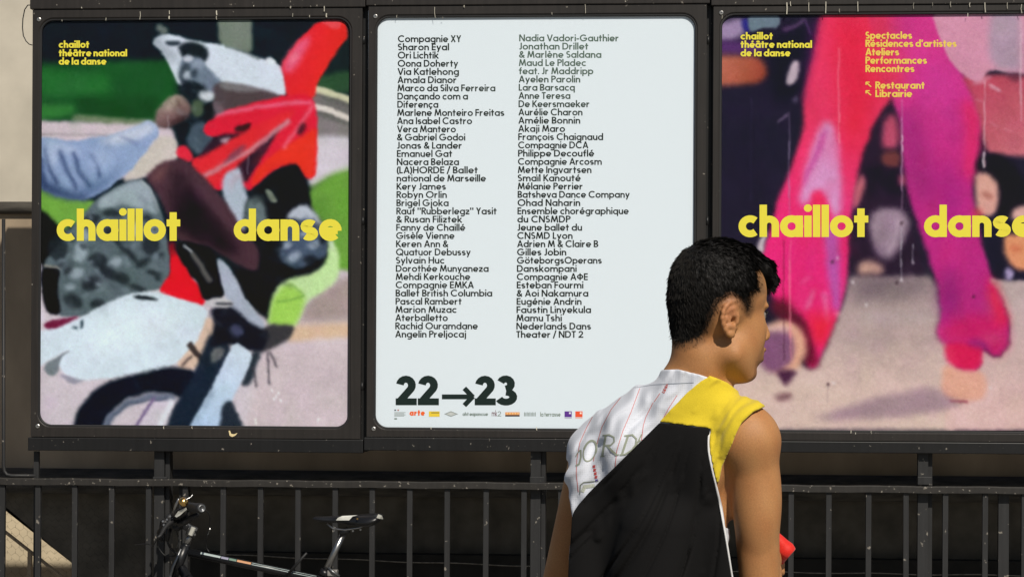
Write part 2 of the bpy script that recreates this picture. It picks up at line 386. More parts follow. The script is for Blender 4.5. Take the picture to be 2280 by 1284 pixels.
# ------------------------------------------------------------------ print painting (flat poster photographs)
class Canvas:
    def __init__(s, x0, y0, x1, y1, step, bg):
        s.x0, s.y0, s.step = x0, y0, step
        s.w = int(round((x1 - x0) / step)) + 1; s.h = int(round((y1 - y0) / step)) + 1
        xs = x0 + np.arange(s.w) * step; ys = y0 + np.arange(s.h) * step
        s.X, s.Y = np.meshgrid(xs, ys); s.img = np.zeros((s.h, s.w, 3)); s.img[:] = bg
    def mask(s, pts):
        pts = np.array(pts, float); m = np.zeros(s.X.shape, bool)
        x, y = pts[:, 0], pts[:, 1]; n = len(pts)
        j0 = max(0, int((y.min() - s.y0) / s.step) - 1); j1 = min(s.h, int((y.max() - s.y0) / s.step) + 2)
        i0 = max(0, int((x.min() - s.x0) / s.step) - 1); i1 = min(s.w, int((x.max() - s.x0) / s.step) + 2)
        if j1 <= j0 or i1 <= i0: return m.astype(float)
        XX = s.X[j0:j1, i0:i1]; YY = s.Y[j0:j1, i0:i1]; mm = np.zeros(XX.shape, bool)
        for i in range(n):
            xa, ya, xb, yb = x[i], y[i], x[i - 1], y[i - 1]
            if ya == yb: continue
            c = ((ya > YY) != (yb > YY)) & (XX < (xb - xa) * (YY - ya) / (yb - ya) + xa); mm ^= c
        m[j0:j1, i0:i1] = mm; return m.astype(float)
    def blur(s, a, r):
        k = max(0, int(round(r / s.step)))
        if k < 1: return a
        for _ in range(2):
            for ax in (0, 1):
                p = [(0, 0)] * a.ndim; p[ax] = (k + 1, k); q = np.pad(a, p, mode='edge'); cs = np.cumsum(q, axis=ax)
                n = a.shape[ax]
                hi = np.take(cs, np.arange(n) + 2 * k + 1, axis=ax); lo = np.take(cs, np.arange(n), axis=ax); a = (hi - lo) / (2 * k + 1)
        return a
    soft = 1.0
    def P(s, color, pts, blur=4, al=1.0, color2=None, grad=None):
        blur = blur * s.soft
        m = (s.blur(s.mask(smooth_poly(pts)), blur) * al)[..., None]
        c = np.array(color, float)
        if color2 is not None:
            (ax, ay), (bx, by) = grad; d = np.array([bx - ax, by - ay]); t = ((s.X - ax) * d[0] + (s.Y - ay) * d[1]) / (d @ d)
            t = np.clip(t, 0, 1)[..., None]; c = c * (1 - t) + np.array(color2, float) * t
        s.img = s.img * (1 - m) + c * m
    def Ln(s, color, pts, th, blur=2, al=1.0):
        pr = stroke_poly(pts, th / 2); poly = [a for a, b in pr] + [b for a, b in pr][::-1]
        m = (s.blur(s.mask(poly), blur) * al)[..., None]; s.img = s.img * (1 - m) + np.array(color, float) * m
    def E(s, color, cx, cy, rx, ry, rot=0, blur=4, al=1.0):
        blur = blur * s.soft
        pts = [(cx + rx * math.cos(t) * math.cos(rot) - ry * math.sin(t) * math.sin(rot), cy + rx * math.cos(t) * math.sin(rot) + ry * math.sin(t) * math.cos(rot)) for t in np.linspace(0, 2 * math.pi, 24)[:-1]]
        m = (s.blur(s.mask(pts), blur) * al)[..., None]; s.img = s.img * (1 - m) + np.array(color, float) * m
def smooth_poly(pts):
    "round the corners of a hand-drawn outline once"
    out = []
    for i in range(len(pts)):
        a, b = np.array(pts[i], float), np.array(pts[(i + 1) % len(pts)], float)
        l = np.linalg.norm(b - a) + 1e-9; t = min(.25, 22 / l)
        out += [tuple(a * (1 - t) + b * t), tuple(a * t + b * (1 - t))]
    return out

# ------------------------------------------------------------------ the two photographic posters, painted on fine grids
def finish(c, seed):
    "soft focus, mottling and coarse film grain of an enlarged snapshot"
    r = np.random.default_rng(seed); c.img = c.blur(c.img, 4.0)
    def fld(n):
        g = r.normal(0, 1, (n + 2, n + 2)); yy = np.linspace(0, n, c.h); xx = np.linspace(0, n * .78, c.w)
        y0 = yy.astype(int); x0 = xx.astype(int); fy = (yy - y0)[:, None]; fx = (xx - x0)[None, :]
        fy = fy * fy * (3 - 2 * fy); fx = fx * fx * (3 - 2 * fx)
        return g[y0][:, x0] * (1 - fy) * (1 - fx) + g[y0 + 1][:, x0] * fy * (1 - fx) + g[y0][:, x0 + 1] * (1 - fy) * fx + g[y0 + 1][:, x0 + 1] * fy * fx
    # uneven, slightly torn contours
    wx_ = fld(40) * 2.2 + fld(110) * 1.3; wy_ = fld(40) * 2.2 + fld(110) * 1.3
    jj, ii = np.mgrid[0:c.h, 0:c.w]; j2 = np.clip(jj + wy_ / c.step, 0, c.h - 1.001); i2 = np.clip(ii + wx_ / c.step, 0, c.w - 1.001)
    j0 = j2.astype(int); i0 = i2.astype(int); fj = (j2 - j0)[..., None]; fi = (i2 - i0)[..., None]; I = c.img
    c.img = I[j0, i0] * (1 - fj) * (1 - fi) + I[j0 + 1, i0] * fj * (1 - fi) + I[j0, i0 + 1] * (1 - fj) * fi + I[j0 + 1, i0 + 1] * fj * fi
    m = 1 + .022 * fld(9) + .018 * fld(24) + .014 * fld(60) + .016 * fld(150)
    c.img = c.img * (1 + (m[..., None] - 1) * .7) + fld(30)[..., None] * np.array([1.2, 0, 1.5]) + fld(200)[..., None] * 1.6
    c.img[..., 0] = np.where(c.img[..., 0] > 214, 214 + (c.img[..., 0] - 214) * .7, c.img[..., 0])
    return c
def scatter(c, poly, n, cols, l0, l1, th, ang, seed, al=.6, blur=4):
    "many short soft strokes inside an outline"
    r = random.Random(seed); pp = np.array(poly, float); x0, y0 = pp.min(0); x1, y1 = pp.max(0); k = 0
    m = c.mask(poly)
    while k < n:
        x, y = r.uniform(x0, x1), r.uniform(y0, y1); i, j = int((x - c.x0) / c.step), int((y - c.y0) / c.step)
        if not (0 <= i < c.w and 0 <= j < c.h) or m[j, i] < .5: k += .05; continue
        a = ang + r.gauss(0, .5); l = r.uniform(l0, l1); dx, dy = math.cos(a) * l / 2, math.sin(a) * l / 2
        c.Ln(r.choice(cols), [(x - dx, y - dy), (x + dx * .1, y + dy * .1 + r.uniform(-4, 4)), (x + dx, y + dy)], r.uniform(th * .4, th), blur * 1.6 + 2, al * r.uniform(.3, .75)); k += 1
def paint_motorbike():
    c = Canvas(215, 100, 2000, 2450, 4, (10, 24, 32)); c.soft = 1.0; p, L, E = c.P, c.Ln, c.E
    p((25, 82, 36), [(200, 365), (600, 350), (1010, 340), (1010, 700), (200, 700)], 16)
    p((38, 112, 48), [(200, 400), (620, 420), (640, 540), (200, 560)], 26, .8)
    p((18, 66, 26), [(420, 560), (900, 540), (900, 680), (600, 690), (430, 640)], 20, .9)
    p((52, 125, 55), [(200, 595), (420, 600), (430, 650), (200, 690)], 12, .9)
    p((120, 135, 105), [(420, 655), (640, 670), (900, 690), (900, 740), (400, 700)], 10, .9)
    p((206, 192, 200), [(200, 690), (500, 700), (900, 715), (1000, 740), (1000, 1000), (200, 1060)], 7)
    L((150, 145, 148), [(200, 768), (720, 772)], 9, 3, .8)
    p((200, 193, 184), [(880, 770), (1010, 790), (1030, 900), (860, 990), (700, 1050), (760, 930), (860, 840)], 6)
    # right hand background
    p((16, 32, 34), [(1780, 90), (2010, 90), (2010, 470), (1790, 470)], 8)
    p((42, 78, 48), [(1800, 440), (2010, 400), (2010, 540), (1800, 520)], 12)
    p((100, 100, 96), [(1740, 480), (2010, 560), (2010, 780), (1740, 780)], 8)
    L((206, 206, 172), [(1740, 500), (1860, 525), (2010, 575)], 38, 5)
    L((112, 110, 108), [(1780, 560), (2010, 640)], 36, 5)
    L((220, 212, 204), [(1780, 605), (1880, 630), (2010, 685)], 34, 5)
    p((128, 124, 122), [(1790, 660), (2010, 720), (2010, 790), (1790, 780)], 8)
    p((208, 202, 210), [(1770, 770), (2010, 780), (2010, 990), (1900, 1010), (1770, 1080)], 12)
    p((108, 162, 62), [(1740, 1110), (1820, 1040), (1900, 990), (2010, 960), (2010, 1570), (1900, 1560), (1740, 1300)], 14)
    p((88, 140, 52), [(1760, 1150), (1860, 1100), (1900, 1300), (1800, 1330)], 22, .6)
    p((110, 165, 64), [(200, 1060), (420, 1135), (560, 1150), (480, 1260), (330, 1330), (200, 1300)], 6)
    # lower background
    p((205, 196, 203), [(200, 1640), (2010, 1540), (2010, 2460), (200, 2460)], 10)
    p((168, 152, 148), [(1740, 1740), (1860, 1640), (2010, 1560), (2010, 1830), (1700, 1850)], 22)
    p((214, 184, 156), [(1620, 1860), (2010, 1840), (2010, 1930), (1640, 1960)], 16)
    p((206, 192, 196), [(1500, 1980), (2010, 1940), (2010, 2460), (1400, 2460)], 20)
    # pillar
    p((118, 130, 118), [(1245, 90), (1440, 90), (1440, 310), (1330, 290), (1250, 250)], 8)
    L((150, 160, 150), [(900, 150), (950, 190)], 40, 8, .7)
    # white fairing and clamp
    p((212, 224, 236), [(876, 225), (900, 198), (985, 198), (1090, 232), (1290, 258), (1400, 300), (1520, 345), (1610, 375), (1640, 500), (1632, 552), (1500, 535), (1280, 488), (1150, 480), (1020, 500), (990, 430), (930, 300), (880, 262)], 4)
    p((38, 52, 60), [(940, 238), (1040, 236), (1010, 266), (950, 258)], 3)
    p((18, 28, 34), [(1008, 262), (1080, 236), (1178, 262), (1196, 330), (1130, 385), (1050, 345)], 6)
    p((112, 128, 146), [(1040, 320), (1140, 330), (1190, 400), (1260, 450), (1290, 510), (1210, 570), (1060, 520), (1020, 430)], 10)
    p((60, 72, 84), [(1020, 400), (1060, 350), (1090, 380), (1080, 470), (1030, 480)], 7)
    E((196, 204, 218), 1075, 335, 30, 20, 0, 5); E((150, 164, 184), 1130, 370, 30, 40, .4, 8, .9); E((190, 202, 216), 1070, 430, 24, 26, 0, 7, .9); E((40, 52, 64), 1110, 420, 20, 26, .3, 6, .8); E((110, 126, 140), 1240, 500, 36, 20, .5, 8, .8)
    p((16, 26, 34), [(1015, 480), (1100, 455), (1180, 500), (1235, 565), (1130, 575), (1040, 545)], 8)
    L((60, 75, 70), [(1290, 262), (1400, 302), (1480, 340)], 8, 3, .8)
    E((220, 228, 236), 1548, 352, 34, 22, .3, 5)
    p((80, 66, 70), [(1230, 470), (1400, 492), (1540, 520), (1632, 560), (1500, 600), (1290, 650), (1210, 560)], 8)
    p((120, 116, 120), [(1250, 470), (1400, 485), (1500, 520), (1400, 530), (1260, 510)], 6)
    # red wing
    p((226, 34, 52), [(1602, 372), (1660, 290), (1720, 215), (1820, 118), (1975, 118), (1995, 200), (1900, 335), (1812, 480), (1795, 570), (1640, 560), (1625, 450)], 4, color2=(238, 42, 34), grad=((1620, 300), (1900, 400)))
    p((240, 96, 132), [(1604, 372), (1700, 240), (1790, 200), (1700, 380), (1640, 430)], 14, .9)
    E((244, 130, 150), 1680, 330, 40, 14, -.9, 12, .8)
    p((246, 90, 100), [(1830, 118), (1960, 118), (1935, 175), (1880, 160)], 5, .7)
    # body panels
    p((10, 22, 30), [(985, 680), (1110, 660), (1240, 640), (1240, 900), (1100, 900), (1020, 800)], 8)
    p((66, 82, 96), [(1100, 705), (1185, 690), (1240, 830), (1140, 900), (1056, 822)], 8)
    p((224, 30, 56), [(1180, 690), (1300, 630), (1450, 590), (1640, 540), (1785, 545), (1812, 650), (1812, 900), (1800, 1025), (1740, 1020), (1690, 935), (1580, 960), (1420, 1098), (1390, 1060), (1300, 1075), (1230, 1095), (1160, 1020), (1080, 925), (1200, 860), (1300, 800), (1160, 770)], 4)
    p((44, 22, 38), [(1240, 770), (1420, 760), (1560, 700), (1640, 680), (1560, 800), (1440, 1000), (1400, 1060), (1330, 940), (1280, 880), (1130, 960), (1130, 900)], 6)
    p((228, 40, 50), [(1150, 900), (1320, 800), (1500, 700), (1620, 640), (1700, 640), (1560, 760), (1430, 880), (1230, 1080), (1170, 1040), (1080, 930)], 6)
    L((206, 150, 160), [(1660, 690), (1560, 760), (1430, 860), (1250, 960), (1160, 1010)], 26, 8, .9)
    p((120, 70, 90), [(1340, 850), (1420, 820), (1360, 900), (1260, 950)], 8, .8)
    p((214, 186, 196), [(1250, 800), (1330, 780), (1290, 830)], 6, .8)
    p((60, 14, 24), [(1340, 722), (1445, 698), (1410, 752), (1340, 758)], 5)
    p((238, 52, 30), [(1560, 880), (1700, 800), (1808, 720), (1808, 900), (1800, 1020), (1740, 1015), (1690, 930), (1570, 955), (1430, 1080), (1460, 980)], 10, .9)
    L((246, 128, 160), [(1200, 668), (1400, 625), (1640, 590), (1785, 585)], 18, 6, .85)
    L((238, 120, 140), [(1790, 600), (1740, 680), (1620, 850)], 18, 7, .8)
    p((40, 16, 30), [(1705, 720), (1755, 690), (1740, 760), (1700, 780)], 6, .8)
    E((205, 214, 220), 1180, 548, 44, 34, 0, 7)
    E((90, 110, 80), 1130, 620, 40, 50, 0, 10, .8)
    p((14, 18, 22), [(1160, 600), (1220, 580), (1230, 680), (1180, 690)], 7)
    p((150, 120, 128), [(1210, 560), (1300, 640), (1240, 660), (1215, 620)], 8, .7)
    # hand and sleeve
    p((168, 142, 136), [(880, 668), (930, 590), (1010, 535), (1075, 570), (1100, 650), (1030, 690), (960, 740), (890, 720)], 7, color2=(84, 58, 60), grad=((950, 580), (1010, 720)))
    L((96, 66, 66), [(1010, 570), (1044, 640)], 14, 6, .8); p((190, 166, 158), [(930, 620), (985, 555), (1020, 560), (960, 640)], 12, .8); p((60, 36, 40), [(960, 700), (1060, 650), (1090, 670), (1000, 720)], 9, .8); L((120, 92, 88), [(960, 560), (985, 600)], 6, 3, .6)
    p((142, 164, 200), [(200, 782), (420, 806), (640, 770), (800, 712), (865, 682), (920, 745), (850, 850), (740, 985), (600, 1092), (480, 1148), (330, 1125), (200, 1060)], 5)
    p((200, 208, 226), [(560, 800), (700, 750), (870, 690), (900, 740), (800, 800), (600, 840)], 14, .9)
    p((180, 196, 222), [(240, 800), (420, 830), (480, 900), (300, 860)], 14, .8)
    p((76, 100, 140), [(225, 900), (270, 1050), (420, 1090), (560, 1040), (700, 940), (640, 1040), (500, 1140), (330, 1110), (215, 1050)], 22, .75)
    for q in ([(262, 850), (275, 950), (330, 1060)], [(340, 860), (375, 960), (440, 1080)], [(420, 870), (450, 980), (520, 1070)], [(230, 900), (240, 1000), (262, 1070)], [(520, 880), (560, 940), (570, 1020)]):
        L((56, 76, 116), q, 24, 13, .75); L((36, 52, 88), q, 9, 5, .55)
    p((44, 62, 100), [(215, 960), (262, 1040), (400, 1100), (520, 1120), (470, 1150), (330, 1128), (205, 1075)], 16, .8)
    p((186, 200, 226), [(250, 830), (330, 850), (330, 930), (290, 960)], 18, .7); p((170, 188, 220), [(500, 860), (680, 820), (640, 920), (560, 980)], 26, .7)
    L((90, 100, 150), [(690, 780), (790, 830)], 12, 6, .6)
    p((226, 40, 62), [(1018, 835), (1060, 828), (1108, 900), (1085, 935), (1005, 890)], 5)
    # engine block, fork and dark leg
    p((176, 188, 204), [(1275, 1000), (1375, 945), (1400, 1090), (1440, 1200), (1390, 1340), (1300, 1200), (1272, 1100)], 6)
    p((10, 14, 20), [(1440, 1105), (1530, 1020), (1610, 955), (1690, 925), (1765, 1060), (1785, 1200), (1880, 1320), (1885, 1460), (1780, 1590), (1600, 1680), (1560, 1860), (1400, 1720), (1330, 1560), (1480, 1450), (1390, 1260), (1400, 1160)], 7)
    p((104, 120, 122), [(1400, 1150), (1480, 1110), (1540, 1240), (1500, 1330), (1400, 1300)], 12)
    p((130, 140, 124), [(1510, 1080), (1550, 1085), (1590, 1160), (1540, 1150)], 4)
    p((182, 192, 204), [(1620, 1250), (1700, 1175), (1760, 1170), (1840, 1260), (1790, 1310), (1700, 1250)], 8)
    p((70, 86, 108), [(1590, 1310), (1760, 1240), (1866, 1330), (1878, 1460), (1700, 1540), (1600, 1490)], 9)
    for e in ((1680, 1470, 46, 24), (1640, 1400, 30, 20), (1800, 1400, 36, 22), (1745, 1330, 34, 16)): E((160, 174, 192), *e, -.4, 10, .85)
    for e in ((1590, 1380, 30, 50), (1780, 1490, 50, 30), (1850, 1360, 20, 40)): E((14, 18, 26), *e, .3, 9, .8)
    p((72, 46, 56), [(825, 1015), (920, 928), (1045, 902), (1150, 995), (1290, 1150), (1400, 1330), (1485, 1430), (1470, 1560), (1350, 1510), (1200, 1410), (1020, 1380), (950, 1210), (890, 1085)], 6)
    p((36, 20, 30), [(1000, 960), (1100, 1010), (1240, 1200), (1400, 1440), (1300, 1440), (1050, 1330), (960, 1180)], 24, .85)
    p((92, 62, 74), [(1060, 1000), (1140, 1020), (1260, 1180), (1380, 1360), (1260, 1260), (1130, 1110)], 20, .6)
    p((18, 10, 18), [(1040, 1090), (1120, 1120), (1250, 1330), (1370, 1470), (1240, 1420), (1060, 1330), (980, 1260)], 26, .8)
    p((116, 78, 76), [(850, 1010), (920, 950), (980, 930), (940, 1010), (900, 1060)], 18, .6)
    # shorts
    p((8, 12, 14), [(200, 1170), (300, 1250), (420, 1390), (340, 1540), (200, 1520)], 6)
    p((88, 104, 110), [(440, 1270), (560, 1130), (700, 1050), (800, 1012), (870, 1075), (925, 1210), (965, 1400), (975, 1560), (930, 1650), (800, 1672), (560, 1810), (330, 1810), (240, 1500), (300, 1440)], 5)
    p((160, 176, 184), [(560, 1140), (700, 1060), (800, 1020), (860, 1080), (910, 1230), (820, 1200), (700, 1170), (560, 1200)], 8, .9)
    L((205, 214, 216), [(800, 1025), (865, 1085), (905, 1200)], 9, 3, .7)
    rr = random.Random(3)
    blobs = [(520, 1260, 60, 34, 1), (640, 1220, 60, 22, 1), (330, 1420, 60, 70, 1), (460, 1440, 40, 60, 0), (560, 1490, 60, 40, 1), (660, 1500, 40, 26, 0), (720, 1430, 18, 110, 1), (620, 1560, 70, 30, 1), (440, 1560, 44, 30, 0), (520, 1620, 60, 40, 1), (560, 1620, 18, 14, 0), (400, 1640, 30, 18, 0), (700, 1590, 44, 30, 1),
             (860, 1400, 50, 60, 1), (880, 1300, 30, 40, 0), (820, 1500, 50, 20, 1), (880, 1560, 50, 16, 1), (420, 1720, 60, 40, 1), (560, 1740, 44, 26, 1), (780, 1640, 60, 14, 1), (840, 1250, 30, 20, 1), (480, 1340, 26, 40, 0), (640, 1330, 50, 30, 1), (780, 1320, 24, 50, 0)]
    for (x, y, a, b, d) in blobs: E((26, 34, 40) if d else (158, 174, 184), x, y, a, b, rr.uniform(-.8, .8), 9, .85)
    for _ in range(46):
        x, y = rr.uniform(340, 930), rr.uniform(1230, 1760)
        if y > 1680 and x > 640: continue
        E(rr.choice([(24, 32, 38), (130, 148, 158), (58, 70, 78)]), x, y, rr.uniform(8, 30), rr.uniform(5, 16), rr.uniform(-1.5, 1.5), 6, .7)
    p((8, 10, 14), [(238, 1520), (340, 1520), (330, 1650), (352, 1800), (270, 1800), (240, 1680)], 5)
    L((150, 150, 140), [(245, 1516), (345, 1530)], 14, 3)
    p((216, 208, 220), [(200, 1500), (236, 1510), (232, 1660), (262, 1830), (200, 1860)], 5)
    # red frame and forks
    p((228, 16, 36), [(975, 1380), (1010, 1450), (1060, 1530), (1150, 1660), (1180, 1750), (1050, 1715), (900, 1662), (975, 1560)], 5)
    p((120, 14, 34), [(960, 1370), (1010, 1380), (1000, 1450), (985, 1480)], 8, .8)
    p((8, 11, 17), [(1010, 1400), (1060, 1370), (1220, 1420), (1262, 1560), (1290, 1700), (1165, 1725), (1110, 1580), (1040, 1500)], 5)
    L((104, 104, 98), [(1090, 1440), (1150, 1520), (1205, 1612)], 30, 6, .9)
    L((200, 206, 210), [(1050, 1400), (1095, 1440)], 14, 4, .9)
    p((168, 178, 194), [(1238, 1462), (1300, 1510), (1345, 1590), (1400, 1700), (1520, 1850), (1500, 1915), (1340, 1860), (1290, 1700), (1262, 1600)], 5)
    p((196, 230, 164), [(1880, 1360), (1935, 1430), (1945, 1540), (1925, 1610), (1850, 1668), (1750, 1720), (1700, 1850), (1640, 1875), (1525, 1850), (1540, 1760), (1570, 1650), (1640, 1595), (1800, 1560), (1878, 1480)], 7)
    p((160, 214, 84), [(1560, 1700), (1640, 1610), (1740, 1680), (1730, 1760), (1690, 1860), (1620, 1870), (1530, 1850)], 12, .9)
    L((110, 160, 70), [(1580, 1725), (1660, 1712), (1740, 1690)], 9, 4, .9)
    L((110, 160, 70), [(1660, 1620), (1740, 1690)], 7, 4, .8)
    p((214, 226, 214), [(1790, 1250), (1850, 1270), (1910, 1370), (1900, 1450), (1870, 1340)], 6, .7)
    p((56, 56, 60), [(1540, 1850), (1690, 1858), (1660, 1930), (1560, 1990), (1480, 2020), (1440, 1950)], 10)
    # fender
    p((116, 126, 132), [(245, 2095), (330, 2030), (430, 1980), (350, 2070), (330, 2140), (280, 2150)], 5)
    p((148, 148, 162), [(330, 2130), (420, 2150), (500, 2172), (408, 2200)], 4)
    p((208, 224, 234), [(200, 1900), (380, 1850), (470, 1808), (600, 1740), (740, 1672), (900, 1664), (1040, 1712), (1178, 1758), (1196, 1790), (1135, 1960), (1020, 2070), (960, 2098), (640, 2162), (480, 2175), (360, 2132), (338, 2080), (350, 2040), (410, 1990), (330, 2030), (240, 2092), (200, 2100)], 4)
    p((224, 236, 242), [(560, 1850), (800, 1760), (1040, 1780), (1000, 1900), (700, 2000), (500, 2020)], 50, .6)
    p((18, 26, 32), [(755, 1686), (850, 1690), (920, 1714), (840, 1716), (780, 1708)], 3)
    p((40, 60, 70), [(460, 1830), (482, 1824), (468, 1880), (455, 1870)], 3); E((60, 80, 90), 428, 1870, 14, 10, 0, 3)
    p((110, 26, 60), [(242, 1866), (280, 1830), (470, 1806), (300, 1884)], 5)
    # peach gap, clamps, tyre
    p((220, 192, 172), [(1120, 1960), (1190, 1800), (1232, 1836), (1200, 1990), (1120, 2110), (1060, 2120), (1000, 2085)], 5)
    L((60, 50, 50), [(1080, 1960), (1180, 2090)], 34, 4)
    L((70, 60, 60), [(1040, 2090), (1100, 2030)], 10, 3)
    p((10, 18, 30), [(412, 2460), (440, 2350), (520, 2240), (640, 2170), (800, 2130), (960, 2092), (1090, 2110), (1180, 2160), (1270, 2240), (1240, 2330), (1100, 2290), (1000, 2260), (860, 2238), (720, 2280), (640, 2350), (580, 2460)], 7)
    p((24, 36, 52), [(1195, 1900), (1300, 1940), (1330, 2080), (1220, 2240), (1120, 2460), (940, 2460), (1000, 2310), (1100, 2160)], 9)
    p((14, 18, 30), [(1195, 1760), (1320, 1745), (1440, 1850), (1540, 1900), (1530, 1960), (1480, 2020), (1380, 1990), (1270, 1960), (1200, 1990), (1225, 1830)], 7)
    p((78, 84, 116), [(1300, 1870), (1350, 1850), (1410, 1900), (1340, 1930)], 10, .8)
    p((150, 150, 146), [(1210, 1990), (1290, 1980), (1270, 2050), (1200, 2080)], 10, .8)
    p((192, 192, 194), [(1165, 1722), (1250, 1690), (1335, 1722), (1322, 1756), (1200, 1758)], 5)
    L((40, 44, 52), [(1230, 1735), (1330, 1735)], 12, 4)
    p((40, 50, 60), [(1440, 2010), (1500, 2000), (1430, 2200), (1370, 2210)], 7)
    p((206, 222, 236), [(1340, 1948), (1440, 2010), (1430, 2080), (1320, 2300), (1250, 2460), (1070, 2460), (1200, 2230)], 5, color2=(178, 204, 232), grad=((1380, 2000), (1150, 2440)))
    p((34, 44, 56), [(1250, 2460), (1275, 2300), (1325, 2280), (1400, 2460)], 8)
    p((208, 200, 212), [(770, 2460), (890, 2270), (1000, 2270), (930, 2460)], 5)
    L((96, 108, 128), [(590, 2470), (640, 2375), (725, 2305), (860, 2262), (1000, 2275)], 36, 7, .95)
    L((40, 52, 70), [(600, 2470), (655, 2372), (735, 2312), (860, 2280), (960, 2284)], 7, 4, .7)
    L((228, 230, 238), [(985, 2285), (905, 2460)], 34, 6, .95)
    L((112, 96, 134), [(885, 2265), (760, 2460)], 16, 4)
    for q in ([(1540, 2010), (1588, 2095)], [(1528, 2010), (1540, 2200)], [(1445, 2090), (1465, 2215)]): L((60, 58, 66), q, 9, 3)
    scatter(c, [(1010, 340), (1200, 330), (1290, 500), (1250, 640), (1120, 900), (1010, 760), (1020, 560)], 46, [(14, 20, 26), (40, 52, 62), (150, 164, 176), (90, 104, 118)], 20, 70, 14, .9, 1)
    scatter(c, [(1440, 1120), (1690, 940), (1770, 1180), (1880, 1440), (1600, 1690), (1480, 1700), (1380, 1600)], 60, [(8, 10, 14), (34, 42, 52), (70, 84, 98), (20, 26, 34)], 20, 90, 18, .8, 2)
    scatter(c, [(1590, 1250), (1840, 1250), (1870, 1450), (1700, 1530), (1590, 1460)], 26, [(180, 190, 204), (130, 146, 166), (30, 40, 54)], 15, 60, 16, -.3, 3)
    scatter(c, [(1190, 1760), (1320, 1745), (1530, 1900), (1480, 2010), (1270, 1960), (1200, 2150), (1150, 2100)], 40, [(8, 10, 16), (60, 66, 84), (110, 112, 120), (24, 28, 40)], 15, 60, 12, .6, 4)
    scatter(c, [(1150, 900), (1500, 700), (1780, 590), (1800, 900), (1450, 1060), (1200, 1060)], 30, [(160, 20, 40), (250, 90, 110), (200, 30, 50), (238, 60, 40)], 40, 150, 12, -.6, 5, .4, 7)
    scatter(c, [(230, 810), (640, 790), (850, 720), (840, 840), (600, 1070), (300, 1090)], 26, [(100, 124, 164), (182, 198, 224), (70, 90, 130)], 60, 150, 22, 1.0, 6, .35, 12)
    scatter(c, [(480, 1230), (700, 1070), (900, 1100), (960, 1500), (560, 1790), (340, 1780), (260, 1500)], 60, [(26, 34, 38), (150, 166, 172), (62, 76, 82), (40, 50, 56)], 20, 90, 22, .9, 7, .6, 6)
    scatter(c, [(240, 370), (990, 350), (980, 660), (240, 680)], 40, [(20, 70, 30), (44, 116, 52), (30, 92, 40)], 120, 300, 22, 0.03, 8, .35, 12)
    scatter(c, [(240, 130), (880, 130), (980, 330), (240, 350)], 20, [(4, 12, 18), (20, 44, 46), (10, 30, 30)], 80, 240, 30, 0.05, 9, .5, 14)
    scatter(c, [(1460, 130), (1600, 130), (1620, 330), (1460, 300)], 14, [(4, 10, 16), (24, 44, 50)], 40, 120, 24, .4, 10, .5, 10)
    scatter(c, [(440, 2440), (640, 2190), (960, 2110), (1180, 2180), (1190, 2330), (960, 2230), (640, 2340)], 24, [(4, 8, 14), (30, 44, 60), (60, 76, 96)], 40, 120, 12, -.5, 11, .5, 7)
    scatter(c, [(1100, 2440), (1190, 2040), (1320, 1960), (1320, 2080), (1200, 2260), (1130, 2440)], 18, [(10, 16, 26), (50, 66, 84), (90, 106, 120)], 40, 120, 14, 1.9, 12, .5, 7)
    scatter(c, [(900, 940), (1050, 910), (1280, 1160), (1460, 1440), (1300, 1480), (960, 1260)], 26, [(40, 24, 34), (96, 66, 78), (58, 36, 46)], 60, 170, 20, .95, 13, .4, 12)
    for (x, y) in ((1550, 2225), (1578, 2258), (1605, 2282), (1565, 2270), (1590, 2240)): L((240, 240, 240), [(x, y), (x + 6, y + 16)], 9, 2)
    L((245, 245, 240), [(1458, 2388), (1468, 2425)], 9, 2); L((245, 245, 240), [(1815, 2410), (1824, 2390)], 8, 2)
    for q in ([(960, 660), (962, 745)], [(1420, 890), (1420, 1000)]): L((200, 200, 210), q, 4, 2, .6)
    return finish(c, 11)
